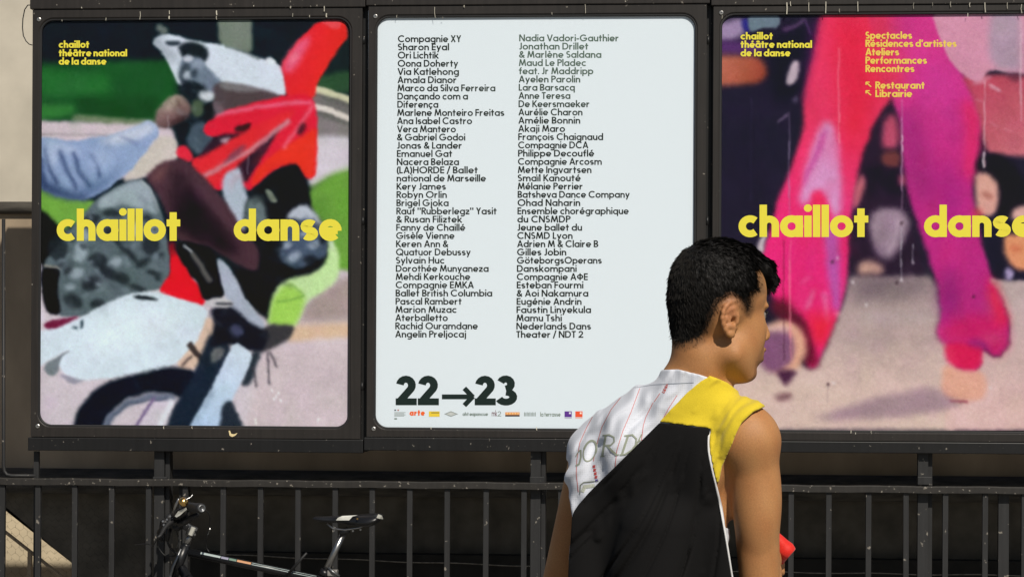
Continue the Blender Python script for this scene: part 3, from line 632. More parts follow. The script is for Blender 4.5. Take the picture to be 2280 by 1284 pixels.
def paint_trousers():
    c = Canvas(100, 80, 1900, 2460, 4, (28, 24, 44)); c.soft = 1.5; p, L, E = c.P, c.Ln, c.E
    p((158, 136, 172), [(90, 130), (250, 100), (268, 190), (200, 232), (90, 240)], 10)
    p((44, 40, 130), [(232, 105), (280, 105), (285, 195), (245, 190)], 6)
    p((108, 126, 140), [(270, 85), (455, 85), (452, 168), (360, 158), (300, 185), (278, 180)], 3)
    p((84, 46, 104), [(90, 235), (330, 232), (380, 280), (300, 320), (90, 312)], 12)
    p((192, 112, 90), [(90, 315), (340, 325), (392, 400), (380, 440), (330, 480), (90, 492)], 10, color2=(150, 66, 44), grad=((120, 330), (380, 440)))
    p((16, 14, 32), [(440, 200), (560, 150), (640, 190), (610, 420), (560, 560), (420, 600), (400, 400)], 18)
    L((150, 104, 160), [(470, 175), (540, 150), (600, 110)], 14, 6, .7); L((130, 90, 160), [(600, 120), (630, 200)], 10, 5, .6)
    p((190, 172, 184), [(520, 345), (575, 350), (545, 478), (484, 490), (490, 450)], 6)
    L((140, 120, 150), [(440, 700), (500, 655)], 12, 5, .8); E((110, 100, 130), 545, 572, 14, 18, 0, 5, .7)
    # waist and legs
    p((240, 56, 100), [(690, 70), (980, 70), (1020, 300), (1090, 560), (1000, 690), (940, 850), (905, 1000), (865, 1200), (850, 1400), (838, 1620), (790, 1800), (720, 1960), (665, 2110), (605, 2100), (640, 1980), (600, 1840), (420, 1720), (330, 1500), (400, 1320), (440, 1140), (520, 960), (590, 730), (585, 560), (612, 420), (645, 240)], 9,
      color2=(242, 40, 122), grad=((800, 700), (600, 1500)))
    p((70, 20, 80), [(640, 120), (690, 80), (650, 260), (600, 520), (590, 640), (580, 560), (600, 330)], 18, .9)
    p((212, 56, 138), [(960, 70), (1330, 70), (1480, 390), (1575, 560), (1608, 700), (1585, 860), (1558, 1000), (1555, 1100), (1600, 1360), (1650, 1530), (1725, 1700), (1765, 1860), (1758, 1970), (1700, 2052), (1650, 2010), (1608, 1970), (1612, 2080), (1580, 2122), (1500, 2112), (1405, 2080), (1388, 1980), (1338, 1920), (1372, 1780), (1350, 1620), (1280, 1400), (1210, 1200), (1175, 1100), (1140, 900), (1130, 700), (1090, 560), (1020, 400)], 9,
      color2=(190, 40, 128), grad=((1300, 300), (1400, 1100)))
    p((238, 56, 80), [(960, 70), (1080, 70), (1100, 300), (1180, 440), (1140, 560), (1000, 500)], 40, .9)
    p((204, 56, 150), [(1200, 420), (1420, 300), (1500, 500), (1400, 700), (1240, 640)], 50, .7)
    p((226, 40, 96), [(1490, 560), (1600, 600), (1600, 800), (1560, 1050), (1500, 1000), (1520, 760)], 22, .8)
    p((150, 36, 116), [(1140, 640), (1220, 620), (1300, 900), (1330, 1180), (1250, 1180), (1180, 1000)], 34, .75)
    p((140, 24, 120), [(1330, 1000), (1440, 900), (1500, 1200), (1420, 1260)], 40, .5)
    p((238, 30, 60), [(740, 100), (960, 100), (1000, 540), (960, 760), (900, 900), (830, 900), (800, 600)], 40, .7)
    # bright sheen of the left leg
    p((216, 156, 204), [(690, 700), (755, 700), (790, 850), (806, 1000), (808, 1220), (760, 1260), (700, 1090), (650, 1090), (610, 1180), (560, 1160), (600, 960)], 14, .95)
    p((190, 70, 150), [(705, 740), (725, 740), (700, 850), (620, 1000), (590, 1080), (585, 1020), (650, 880)], 9, .9)
    p((240, 40, 90), [(630, 1130), (680, 1085), (720, 1150), (740, 1300), (640, 1300)], 12, .9)
    p((178, 92, 176), [(700, 1280), (790, 1280), (800, 1560), (795, 1780), (760, 1790), (730, 1600)], 12, .85)
    p((236, 140, 180), [(640, 1650), (660, 1660), (610, 1780), (590, 1770)], 7, .8); p((236, 140, 190), [(695, 1660), (720, 1670), (735, 1850), (710, 1830)], 8, .8)
    E((240, 120, 160), 785, 1795, 26, 12, 0, 6, .8); E((240, 110, 160), 600, 1600, 44, 10, -.5, 9, .6)
    p((236, 34, 50), [(600, 1780), (780, 1800), (760, 1880), (700, 2000), (640, 1960)], 24, .8)
    p((190, 176, 184), [(370, 1320), (385, 1330), (350, 1460), (318, 1430), (330, 1380)], 6)
    # floor
    p((168, 148, 148), [(850, 1575), (1300, 1575), (1345, 1620), (1375, 1790), (1340, 1930), (1460, 2000), (1460, 2460), (90, 2460), (90, 2050), (500, 2050), (650, 2115), (730, 1965), (830, 1700)], 8, color2=(216, 190, 178), grad=((900, 1650), (900, 2250)))
    p((190, 170, 168), [(1640, 1590), (1900, 1600), (1900, 2460), (1400, 2460), (1400, 2100), (1600, 2110), (1600, 1985), (1700, 2060), (1765, 1970), (1770, 1850), (1720, 1690)], 6, color2=(220, 184, 178), grad=((1700, 1700), (1700, 2350)))
    p((112, 96, 104), [(855, 1560), (1280, 1560), (1320, 1660), (1100, 1720), (860, 1730)], 26, .75)
    p((182, 168, 172), [(900, 1790), (1340, 1780), (1330, 1830), (920, 1850)], 20, .5)
    p((140, 122, 128), [(850, 1900), (1200, 1920), (1000, 1990), (800, 1960)], 26, .4)
    # gap between legs
    p((38, 22, 44), [(1085, 590), (1135, 690), (1150, 900), (1180, 1120), (1220, 1300), (1290, 1570), (865, 1570), (855, 1400), (885, 1150), (925, 900), (1000, 710)], 10)
    p((184, 74, 104), [(1050, 680), (1105, 640), (1135, 740), (1130, 850), (1034, 852)], 10)
    p((112, 56, 56), [(1034, 865), (1136, 865), (1140, 960), (1040, 950)], 9); p((24, 14, 34), [(920, 940), (1130, 960), (1170, 1120), (960, 1120)], 12)
    p((196, 104, 118), [(880, 1060), (930, 980), (945, 1060), (890, 1200), (865, 1180)], 9); E((200, 90, 120), 1150, 1030, 22, 34, 0, 9, .8)
    p((156, 134, 150), [(990, 1200), (1080, 1185), (1170, 1205), (1195, 1290), (1150, 1400), (1090, 1485), (1020, 1470), (975, 1380), (960, 1270)], 10)
    L((190, 170, 182), [(1130, 1250), (1110, 1380), (1070, 1450)], 16, 7, .7)
    p((196, 154, 140), [(905, 1500), (980, 1480), (1050, 1520), (1040, 1565), (890, 1570)], 10)
    # film residue on the upper right, wall behind
    p((188, 72, 94), [(1560, 560), (1490, 430), (1900, 430), (1900, 900), (1640, 880), (1600, 720)], 8, color2=(200, 110, 120), grad=((1600, 500), (1860, 850)))
    p((210, 146, 170), [(1318, 80), (1900, 80), (1900, 440), (1830, 415), (1760, 420), (1700, 402), (1640, 408), (1612, 460), (1560, 470), (1500, 428), (1440, 370), (1370, 232)], 3)
    p((172, 150, 168), [(1650, 80), (1830, 80), (1830, 415), (1700, 400), (1650, 340)], 14, .9)
    p((90, 40, 60), [(1730, 425), (1840, 425), (1830, 460), (1790, 470)], 8, .8)
    p((214, 160, 176), [(1640, 470), (1720, 510), (1715, 532), (1650, 500)], 3, .8); p((214, 150, 170), [(1620, 440), (1680, 430), (1600, 490), (1540, 480)], 4, .7)
    for q in ([(1655, 695), (1700, 725)], [(1730, 735), (1780, 745)], [(1572, 570), (1620, 585)]): L((224, 150, 168), q, 6, 3, .7)
    # onlookers
    p((18, 14, 26), [(1572, 960), (1600, 890), (1690, 872), (1780, 925), (1850, 1020), (1900, 1200), (1900, 1300), (1700, 1260), (1690, 1150), (1700, 1080), (1640, 1000)], 8)
    p((212, 158, 146), [(1570, 990), (1640, 985), (1708, 1062), (1700, 1190), (1650, 1250), (1575, 1210)], 9)
    E((150, 80, 70), 1640, 1118, 34, 12, .3, 7, .8); p((230, 70, 80), [(1560, 1190), (1620, 1200), (1600, 1260), (1560, 1240)], 10, .7)
    p((22, 20, 42), [(1600, 1250), (1700, 1240), (1900, 1260), (1900, 1600), (1680, 1595), (1640, 1450)], 8)
    p((214, 168, 158), [(1770, 1210), (1830, 1175), (1900, 1170), (1900, 1250), (1780, 1260)], 8)
    p((228, 152, 108), [(1735, 1340), (1900, 1330), (1900, 1548), (1800, 1545), (1745, 1480), (1728, 1400)], 9); E((196, 104, 70), 1800, 1420, 40, 22, 0, 9, .6)
    p((172, 156, 196), [(1742, 1520), (1800, 1560), (1770, 1600), (1740, 1600)], 6)
    # feet
    p((228, 168, 146), [(1392, 2080), (1500, 2120), (1605, 2115), (1642, 2200), (1620, 2275), (1540, 2295), (1420, 2290), (1372, 2240), (1380, 2150)], 8)
    p((150, 124, 136), [(1350, 2205), (1440, 2290), (1540, 2296), (1400, 2340), (1100, 2390), (640, 2400), (700, 2370), (1000, 2270), (1200, 2230)], 14, .8)
    L((140, 60, 80), [(1425, 2294), (1530, 2296)], 10, 4); p((220, 26, 80), [(1390, 1960), (1612, 1960), (1608, 2080), (1570, 2118), (1480, 2110), (1405, 2070)], 7, .9)
    p((206, 24, 90), [(1350, 1900), (1480, 1800), (1740, 1800), (1762, 1960), (1700, 2045), (1620, 1980), (1500, 1960), (1400, 1960)], 20, .7)
    p((130, 30, 120), [(1500, 1950), (1600, 1930), (1660, 2000), (1600, 1990)], 12, .7); p((236, 26, 60), [(1660, 1560), (1730, 1720), (1762, 1860), (1700, 1860), (1640, 1700)], 18, .8)
    p((128, 24, 110), [(1370, 1640), (1440, 1500), (1480, 1700), (1420, 1860), (1380, 1800)], 30, .7)
    p((96, 14, 40), [(380, 1720), (480, 1700), (600, 1830), (650, 1980), (680, 2090), (600, 2100), (560, 1900), (420, 1800)], 14, .9)
    E((222, 166, 140), 470, 1980, 138, 150, 0, 10); E((132, 86, 120), 430, 2000, 104, 130, .2, 12); p((226, 190, 180), [(340, 1860), (480, 1850), (520, 1900), (360, 1890)], 12, .8)
    p((72, 34, 62), [(430, 2115), (560, 2115), (520, 2170), (488, 2205), (455, 2170)], 7); p((132, 98, 100), [(415, 2255), (520, 2235), (525, 2285), (440, 2292)], 9)
    scatter(c, [(560, 720), (900, 600), (960, 760), (860, 1300), (760, 1900), (640, 2000), (500, 1600), (420, 1400)], 46, [(248, 100, 150), (210, 20, 70), (240, 60, 110), (226, 30, 80), (190, 60, 150)], 80, 260, 26, 1.75, 1, .4, 14)
    scatter(c, [(1200, 400), (1540, 560), (1500, 1000), (1560, 1500), (1700, 1900), (1450, 1900), (1380, 1400), (1200, 900)], 46, [(160, 26, 110), (220, 60, 150), (200, 30, 90), (140, 40, 130)], 80, 260, 30, 1.45, 2, .4, 14)
    scatter(c, [(130, 520), (560, 600), (560, 760), (420, 1130), (130, 1200)], 24, [(14, 12, 30), (40, 34, 62), (30, 20, 44)], 80, 260, 40, 1.4, 3, .5, 16)
    scatter(c, [(880, 1640), (1340, 1640), (1380, 1980), (1350, 2380), (400, 2380), (700, 2100)], 46, [(150, 132, 134), (214, 196, 186), (190, 170, 164), (170, 150, 156)], 100, 340, 22, -.08, 4, .35, 14)
    scatter(c, [(920, 900), (1140, 980), (1200, 1250), (1280, 1560), (880, 1560)], 26, [(24, 14, 30), (70, 50, 70), (96, 60, 84), (14, 10, 22)], 40, 150, 26, 1.3, 5, .5, 12)
    scatter(c, [(1640, 560), (1840, 520), (1840, 860), (1660, 860)], 20, [(170, 56, 80), (206, 110, 124), (150, 60, 90)], 60, 160, 24, .9, 6, .4, 14)
    scatter(c, [(1640, 1600), (1840, 1600), (1840, 2400), (1640, 2400)], 20, [(176, 156, 156), (216, 190, 182)], 80, 200, 26, .1, 7, .35, 14)
    # dirt runs on the sheet
    for (x, y0, y1, cc, th) in ((790, 270, 640, (246, 120, 140), 8), (795, 640, 820, (255, 160, 170), 6), (508, 640, 1300, (150, 130, 160), 5), (512, 1370, 2045, (250, 150, 160), 6), (1152, 570, 1200, (200, 160, 190), 6), (1155, 770, 870, (240, 220, 230), 7), (1625, 460, 960, (220, 180, 190), 7), (1620, 870, 960, (250, 245, 245), 8), (476, 1370, 2060, (50, 14, 30), 4), (1215, 1390, 1500, (190, 190, 200), 5), (1148, 1300, 1600, (200, 200, 205), 5), (290, 560, 1150, (44, 38, 66), 5), (1832, 100, 700, (230, 200, 210), 6), (730, 2190, 2300, (150, 130, 130), 4)):
        L(cc, [(x, y0), (x - 3, (y0 + y1) / 2), (x, y1)], th, 2, .75)
    for (x, y) in ((1122, 1615), (1565, 1690), (730, 2200), (1148, 1275), (758, 1495)): E((40, 20, 30), x, y, 6, 11, .2, 2, .9)
    for (x, y) in ((868, 1612), (782, 1472), (1148, 1602), (1650, 2215), (765, 2190), (948, 1745), (1215, 1500)): E((240, 236, 240), x, y, 6, 9, 0, 2, .9)
    return finish(c, 12)

# ------------------------------------------------------------------ ground and walls
def sheet(name, x0, x1, y0, y1, z, mat, kind='structure', label=None):
    o = mk(name, [(x0, y0, z), (x1, y0, z), (x1, y1, z), (x0, y1, z)], [[0, 1, 2, 3]], mat); o["kind"] = kind; return o
ASPH = mat_plain('asphalt', (.055, .054, .052), rough=.9, scale=120, var=.4, bump=.5)
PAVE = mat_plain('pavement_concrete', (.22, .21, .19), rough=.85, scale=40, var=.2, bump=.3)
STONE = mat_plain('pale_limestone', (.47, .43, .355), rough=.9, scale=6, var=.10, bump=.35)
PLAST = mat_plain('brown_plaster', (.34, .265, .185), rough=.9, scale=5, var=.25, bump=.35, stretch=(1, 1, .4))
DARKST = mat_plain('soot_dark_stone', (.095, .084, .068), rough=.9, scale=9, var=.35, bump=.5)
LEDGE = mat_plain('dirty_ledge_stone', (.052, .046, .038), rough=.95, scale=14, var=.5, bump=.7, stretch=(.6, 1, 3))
sheet('ground', -400, 400, -400, 400, -0.13, ASPH)
pv = MB().box(-30, 30, -6.2, 1.05, -.128, 0).build('pavement', PAVE); pv["kind"] = 'structure'
yd = MB().box(-30, 30, 1.40, 4.5, -.126, -.05).build('sunken_yard', PAVE); yd["kind"] = 'structure'
WY = 1.05
w = empty('boundary_wall', (0, WY, 0)); tag(w, 'pale stone wall close behind the display cases, sunlit at upper left and brown below', 'wall')
zb = P(600, 1040, WY).z; zl0 = P(600, 1052, WY).z; zl1 = P(600, 1082, WY).z
zt = P(30, 470, WY).z
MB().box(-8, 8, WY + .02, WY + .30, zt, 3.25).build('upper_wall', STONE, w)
# moulding half way up, rounded, only where the photo shows it
mo = MB(); prof = [(0, 0), (-.012, .0), (-.03, .012), (-.034, .03), (-.02, .048), (.0, .055)]
vs = [(x, WY + .018 + a, zt - .012 + b) for x in (-8, 8) for (a, b) in prof]
mo.add(vs, [[i, i + 1, i + 7, i + 6] for i in range(5)]); mo.build('string_course', LEDGE, w, smooth=True)
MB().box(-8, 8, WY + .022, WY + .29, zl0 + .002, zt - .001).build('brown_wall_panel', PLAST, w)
led = MB()
nseg = 160
lv = []; lf = []
for i in range(nseg + 1):
    x = -8 + 16 * i / nseg; j = .006 * math.sin(i * 1.7) + .004 * math.sin(i * .61)
    for (a, b) in ((.03, zl0 + .012), (-.03, zl0 + .004), (-.10, zl0 - .015 + j), (-.118, zl1 + .01 + j), (-.112, zl1 - .03), (-.02, zl1 - .04), (.20, zl1 - .04)):
        lv.append((x, WY + a, b))
for i in range(nseg):
    for k in range(6): lf.append([i * 7 + k, i * 7 + 7 + k, i * 7 + 8 + k, i * 7 + 1 + k])
mk('ledge', lv, lf, LEDGE, w, smooth=True)
# lower wall with a slanting opening added to shape the sunlit patch
def wx(px, py=1200, Y=None): return P(px, py, WY + .02 if Y is None else Y)
hx0 = wx(-260).x; a0 = wx(-40, 1083); a1 = wx(172, 1262); a2 = wx(172, 1400)
low = MB()
zlo = -.12; ztop = zl1 - .038; Y0, Y1 = WY + .02, WY + .26
def slab(poly): low.prism([(q[0], q[1]) for q in poly], Y0, Y1)
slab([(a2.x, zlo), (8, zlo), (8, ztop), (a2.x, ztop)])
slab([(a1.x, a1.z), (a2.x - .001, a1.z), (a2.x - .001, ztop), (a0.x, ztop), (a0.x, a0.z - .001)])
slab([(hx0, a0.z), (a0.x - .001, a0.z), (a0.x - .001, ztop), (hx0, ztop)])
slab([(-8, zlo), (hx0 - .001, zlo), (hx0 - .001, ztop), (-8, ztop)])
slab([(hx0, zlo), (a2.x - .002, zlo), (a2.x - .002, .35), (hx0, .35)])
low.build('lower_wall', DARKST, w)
db = empty('shadow_stripe_bars', tuple(wx(60, 1230))); tag(db, 'slanting bar and upright added as the shadow stripes of the sunlit triangle at the lower left', 'shadow stripe bar')
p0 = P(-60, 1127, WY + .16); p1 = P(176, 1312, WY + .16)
MB().tube([p0, p1], .008, 6).build('bar', PLAST, db);  # added bar, stands in for a diagonal shadow stripe
MB().box(P(67, 1240, WY + .16).x - .009, P(67, 1240, WY + .16).x + .009, WY + .15, WY + .168, -.05, P(67, 1228, WY + .16).z).build('upright', PLAST, db)  # added upright, stands in for the shadow of a baluster
# dark plinth course at the bottom with the low skirting
pl = MB(); zp = P(1500, 1240, WY - .06).z
pl.box(wx(420).x, 8, WY - .07, WY + .018, -.1, zp).build('wall_plinth', mat_plain('black_plinth_stone', (.012, .011, .009), rough=.9, scale=9, var=.5, bump=.4), w)
# cream wall added behind the opening to give the sunlit patch
fw = empty('sun_patch_wall', (0, 4.3, 0)); tag(fw, 'cream wall added far behind the slanted opening to give the sunlit patch at lower left', 'wall')
MB().box(-9, 9, 4.3, 4.7, -.1, 3.6).build('plaster_face', mat_plain('cream_plaster', (.50, .42, .29), rough=.9, scale=8, var=.12, bump=.2), fw)
# wire netting behind the railing
net = []; NETM = mat_plain('wire_netting', (.05, .048, .042), rough=.5, metal=.5)
nb = MB()
def netw(px0, px1, py0, py1, Y, cell):
    A = P(px0, py1, Y); B = P(px1, py0, Y); nx = int((B.x - A.x) / cell); nz = int((B.z - A.z) / (cell * .8))
    for j in range(nz + 1):
        pts = []
        for i in range(2 * nx + 1):
            x = A.x + i * cell / 2; z = A.z + j * cell * .8 + (cell * .22 if (i + j) % 2 else -cell * .22)
            pts.append(Vector((x + .004 * math.sin(j * 3 + i), Y + .006 * math.sin(i * .7 + j), z + .012 * math.sin(i * .21))))
        nb.tube(pts, .00055, 3, caps=False)
    for j in range(nz):
        for i in range(2 * nx + 1):
            if (i + j) % 2 == 1: nb.tube([Vector((A.x + i * cell / 2, Y, A.z + (j + .25) * cell * .8)), Vector((A.x + i * cell / 2, Y, A.z + (j + .78) * cell * .8))], .0005, 3, caps=False)
netw(-80, 345, 1080, 1320, WY - .16, .035)
nt = nb.build('wire_netting', NETM); tag(nt, 'fine wire netting stretched behind the railing at lower left', 'netting')
# old cable sagging along the wall foot
cab = MB(); pts = []
for i in range(60):
    t = i / 59; px = 380 + t * 1960
    py = 1229 + 52 * t + 9 * math.sin(math.pi * t) + 1.2 * math.sin(i * .9); pts.append(P(px, py, WY - .11))
cab.tube(pts, .0022, 5)
co = cab.build('cable', mat_plain('grey_cable', (.20, .18, .15), rough=.6, var=.5, scale=40)); tag(co, 'thin grey cable hanging low along the wall behind the railing', 'cable')

# ------------------------------------------------------------------ display cases
def rrect(x0, x1, z0, z1, r, n=8):
    pts = []
    for (cx, cz, a0) in ((x1 - r, z1 - r, 0), (x0 + r, z1 - r, 90), (x0 + r, z0 + r, 180), (x1 - r, z0 + r, 270)):
        pts += [(cx + r * math.cos(R(a0 + 90 * i / n)), cz + r * math.sin(R(a0 + 90 * i / n))) for i in range(n + 1)]
    return pts
def ring_frame(name, outer, inner, y0, y1, chamfer, mat, parent):
    "flat frame with a rounded opening: outer rectangle (x0,x1,z0,z1), inner outline list"
    x0, x1, z0, z1 = outer; n = len(inner); q = n // 4
    oc = []
    for (x, z) in inner: oc.append(None)
    cor = [(x1, z1), (x0, z1), (x0, z0), (x1, z0)]
    mo = MB(); vs = []; fs = []
    op = [cor[k] for k in range(4) for _ in range(q)]
    # front outer, front inner(chamfer edge), inner lip, back inner, back outer
    cx = (x0 + x1) / 2; cz = (z0 + z1) / 2
    def off(pt, d):
        i = inner.index(pt); a = inner[i - 1]; b = inner[(i + 1) % n]
        t = Vector((b[0] - a[0], b[1] - a[1])).normalized(); return (pt[0] + t.y * d, pt[1] - t.x * d)
    rings = [[(p[0], y0, p[1]) for p in op],
             [(*[off(p, chamfer)[0]], y0, off(p, chamfer)[1]) for p in inner],
             [(p[0], y0 + chamfer * .8, p[1]) for p in inner],
             [(p[0], y1, p[1]) for p in inner], [(p[0], y1, p[1]) for p in op]]
    for r in rings: vs += r
    for k in range(4):
        for i in range(n):
            j = (i + 1) % n
            fs.append([k * n + i, k * n + j, (k + 1) * n + j, (k + 1) * n + i])
    for i in range(n):
        j = (i + 1) % n; fs.append([4 * n + i, 4 * n + j, j, i])
    mo.add(vs, fs); o = mo.build(name, mat, parent)
    return o
YELLOW = lin((238, 222, 70), .87); BLACKINK = lin((34, 44, 38)); 
def posterplane(Y):
    def f(x, y, lift=0.0):
        v = P(x, y, Y); return Vector((v.x, v.y - .0004 - lift, v.z))
    return f
YP = .017; mp = posterplane(YP)
def grid_poster(name, cv, parent, conv):
    px, py = conv(cv.X, cv.Y)
    a = (px - PPX) / F_PX; b = (PPY - py) / F_PX
    d = [Fv[i] + Rv[i] * a + Uv[i] * b for i in range(3)]
    t = (YP - CAM.y) / d[1]
    V = np.stack([CAM[i] + d[i] * t for i in range(3)], -1)
    # very slight waviness of the sheet
    V[..., 1] += .0003 * np.sin(V[..., 0] * 6 + V[..., 2] * 2)
    h, w_ = cv.X.shape; idx = np.arange(h * w_).reshape(h, w_)
    f = np.stack([idx[:-1, :-1], idx[1:, :-1], idx[1:, 1:], idx[:-1, 1:]], -1).reshape(-1, 4)
    img = cv.img + rng.normal(0, 1.0, cv.img.shape[:2])[..., None] * 2.6 + rng.normal(0, 1, cv.img.shape) * 1.6
    c = printlin(np.clip(img, 2, 255).reshape(-1, 3))
    return mk(name, V.reshape(-1, 3), f, PRINT, parent, smooth=True, colors=c)
BASEM = mat_painted_steel('dark_base_paint', (.0075, .0075, .008), chips=0.004)
def build_case(ox0, ox1, ix0, ix1, iy0, iy1, label, posts, screws, drips):
    py = 500
    X0, X1 = P(ox0, py, 0).x, P(ox1, py, 0).x; xm = (ox0 + ox1) / 2
    Zt, Zb = P(xm, -44, 0).z, P(xm, 1005 if ox0 < 1500 else 1008, 0).z
    A0, A1 = P(ix0, py, 0).x, P(ix1, py, 0).x; B0, B1 = P(xm, iy1, 0).z, P(xm, iy0, 0).z
    t = empty('display_case', ((X0 + X1) / 2, .08, 0)); tag(t, label, 'display case', 'poster display cases in a row on posts')
    zh = P(xm, 20 if ox0 < 500 else 12, 0).z; zp_ = P(xm, 974 if ox0 < 1500 else 981, 0).z
    MB().box(X0, X1 + .012, .040, .150, Zb + .004, Zt - .002).build('case_body', STEEL2, t, bevel=.003)
    MB().box(X0 - .002, X1 + .002, -.006, .039, zh + .002, Zt).build('header_panel', STEEL, t, bevel=.003)
    MB().box(X0 - .002, X1 + .002, -.005, .039, Zb, zp_ - .003).build('base_rail', BASEM, t, bevel=.003)
    g = .008
    inner = rrect(A0, A1, B0, B1, .048)
    fr = ring_frame('door_frame', (X0 + g, X1 - g * 1.2, zp_, zh), rrect(A0 - .008, A1 + .008, B0 - .008, B1 + .008, .056), 0, .022, .004, STEEL, t)
    ring_frame('rubber_gasket', (A0 - .03, A1 + .03, B0 - .03, B1 + .03), inner, .005, .013, .003, RUBBER, t)
    gl = mk('glass', [(A0 - .028, .0142, B0 - .028), (A1 + .028, .0142, B0 - .028), (A1 + .028, .0142, B1 + .028), (A0 - .028, .0142, B1 + .028)], [[0, 1, 2, 3]], GLASS, t)
    for (sx, sy) in screws:
        c = P(sx, sy, 0)
        sc = MB().lathe([(-.0005, .0085), (.003, .0082), (.0042, .006), (.0042, .003), (.0026, .0028), (.0026, 0)], c, (0, -1, 0), 16).build('screw', SCREW, t, smooth=False)
        MB().box(c.x - .0042, c.x + .0042, c.y - .0050, c.y - .0043, c.z - .0007, c.z + .0007).build('slot', RUBBER, sc)
    for q in posts:
        xc = P(q, 1020, .08).x
        z0 = Zb + .003
        po = MB()
        po.box(xc - .028, xc + .012, .030, .062, 0, z0).box(xc + .0125, xc + .030, .050, .110, 0, z0).box(xc - .012, xc - .002, .0625, .110, 0, z0)
        po.build('post', RAILM, t, bevel=.0015)
        MB().box(xc - .06, xc + .06, .03, .14, .0005, .012).build('foot_plate', RAILM, t, bevel=.002)
        MB().box(xc - .030, xc + .026, .0285 - .012, .029, P(q, 1078, .04).z, P(q, 1060, .04).z).build('bracket', RAILM, t, bevel=.002)
    # hinge and lock knuckles in the gap at the right of the door
    for hy in (90, 492, 860):
        hz = P(ox1 - 6, hy, 0)
        MB().lathe([(-.016, 0), (-.016, .006), (.016, .006), (.016, 0)], (X1 - g * .5, .002, hz.z), (0, 0, 1), 10).build('hinge', STEEL2, t, smooth=True)
    # whitish marks left on the paint
    mk_ = Lettering(); mf = lambda x, y, lift=0.0: P(x, y, -.0068 - lift)
    for (x, y, l, a) in drips:
        mf2 = (lambda x, y, lift=0.0: P(x, y, -.0068 - lift)) if (y < zh_px or y > 976) else (lambda x, y, lift=0.0: P(x, y, -.0006 - lift))
        mk_.line([(x, y), (x + rng.normal(0, .8), y + l * .5), (x + rng.normal(0, .6), y + l)], a, mf2, lin((205, 200, 185)) * rng.uniform(.35, 1.0))
    if drips: mk_.build('dried_drips', t)['kind'] = 'stuff'
    return t
zh_px = 18
random.seed(5)
def rdrips(lst): return lst
d1 = [(377, 24, 8, .7), (377, 36, 7, 1.1), (482, 24, 10, 1.2), (482, 36, 8, .9), (236, 40, 6, .6), (312, 26, 18, .5), (648, 14, 5, 1.2), (652, 30, 8, .8), (722, 14, 12, 1.0), (727, 30, 9, 1.3), (690, 34, 5, .8), (182, 16, 3, .9), (138, 44, 4, .7), (565, 12, 3, .8), (365, 936 + 12, 6, .6), (428, 948, 6, .6)]
d2 = [(968, 16, 24, .5), (1034, 12, 5, 1.0), (1229, 28, 5, .6), (1303, 10, 20, .5), (986, 38, 4, .6), (884, 34, 6, .5), (1392, 2, 3, 1.2), (1195, 950, 7, .9), (960, 950, 5, .7)]
d3 = [(1752, 6, 26, 1.2), (1760, 4, 10, .6), (1801, 6, 20, .5), (1839, 4, 26, 1.1), (1869, 20, 8, .8), (1910, 4, 22, .8), (2076, 6, 8, .5), (2117, 4, 12, .8), (2160, 6, 10, .8), (2193, 6, 22, 1.1), (2243, 6, 14, .6), (2155, 30, 8, .6), (1608, 34, 8, .8), (1895, 957, 7, 1.3), (1940, 958, 7, .9), (1905, 962, 4, .8), (2035, 6, 14, .5), (2275, 10, 20, .8)]
case1 = build_case(66, 810, 90, 776, 44, 947, 'left poster case, photograph of a rider on a red and white motorbike under yellow title', (365,), ((87, 44), (84, 948)), d1)
case2 = build_case(814, 1577, 838, 1545, 37, 953, 'middle poster case holding the white sheet with two columns of black names and 22→23', (1199,), ((836, 37), (832, 954)), d2)
case3 = build_case(1582, 2350, 1606, 2316, 32, 958, 'right poster case showing yellow words over bright pink and magenta trousers', (2057,), ((1606, 29), (1604, 962), (2320, 27)), d3)
# unseen extra case, added past the right edge to shade the wall behind
def copy_tree(o, parent=None):
    c = o.copy(); col.objects.link(c); inv = o.matrix_parent_inverse.copy()
    if parent: c.parent = parent; c.matrix_parent_inverse = inv
    for ch in o.children: copy_tree(ch, c)
    return c
shade_case = copy_tree(case2); shade_case.location.x += (P(2350, 500, 0).x + .006) - P(814, 500, 0).x
shade_case["label"] = 'unseen fourth poster case, added past the right edge to shade the wall behind'
# wire loop at the left flank of the first case and a dropping on its base rail
lp = [P(x, y, .06) for (x, y) in ((72, 12), (62, 12), (55, 22), (51, 42), (50, 62), (52, 80), (58, 92), (65, 99), (72, 101))]
MB().tube(lp, .0022, 6).build('wire_loop', STEEL2, case1, smooth=True)
L_ = Lettering(); mfd = lambda x, y, lift=0.0: P(x, y, -.0009 - lift)
L_.poly([(509, 958), (512, 958), (515, 965), (521, 966), (529, 963), (524, 969), (517, 972), (511, 969)], mfd, lin((214, 196, 150)))
L_.build('bird_dropping', case1)
# sheets
z1 = lambda X, Y: (X / 2.5675, Y / 2.5675); z3 = lambda X, Y: (1560 + X / 2.568, Y / 2.568)
cv = paint_motorbike(); cv.img = cv.img.clip(0, 255)
post1 = grid_poster('poster_photograph', cv, case1, z1)
post3 = grid_poster('poster_photograph', paint_trousers(), case3, z3)
L_ = Lettering()
def big(case, x1, e1, x2, e2, base):
    for (w_, a, b) in (('chaillot', x1, e1), ('danse', x2, e2)):
        L = Lettering(); L.text(w_, a, base, 69, .225, mp, YELLOW, end=b, track=.03); L.build('lettering_title', case)
big(case1, 127, 403, 521, 760, 536)
L_ = Lettering()
for (t_, y, e) in (('chaillot', 107, 199), ('théâtre national', 126, 283), ('de la danse', 144.5, 237)): L_.text(t_, 131, y, 15.6, .215, mp, YELLOW, end=e, track=.03)
L_.build('lettering_theatre', case1)
big(case3, 1645, 1935, 2058, 2304, 527.5)
L_ = Lettering()
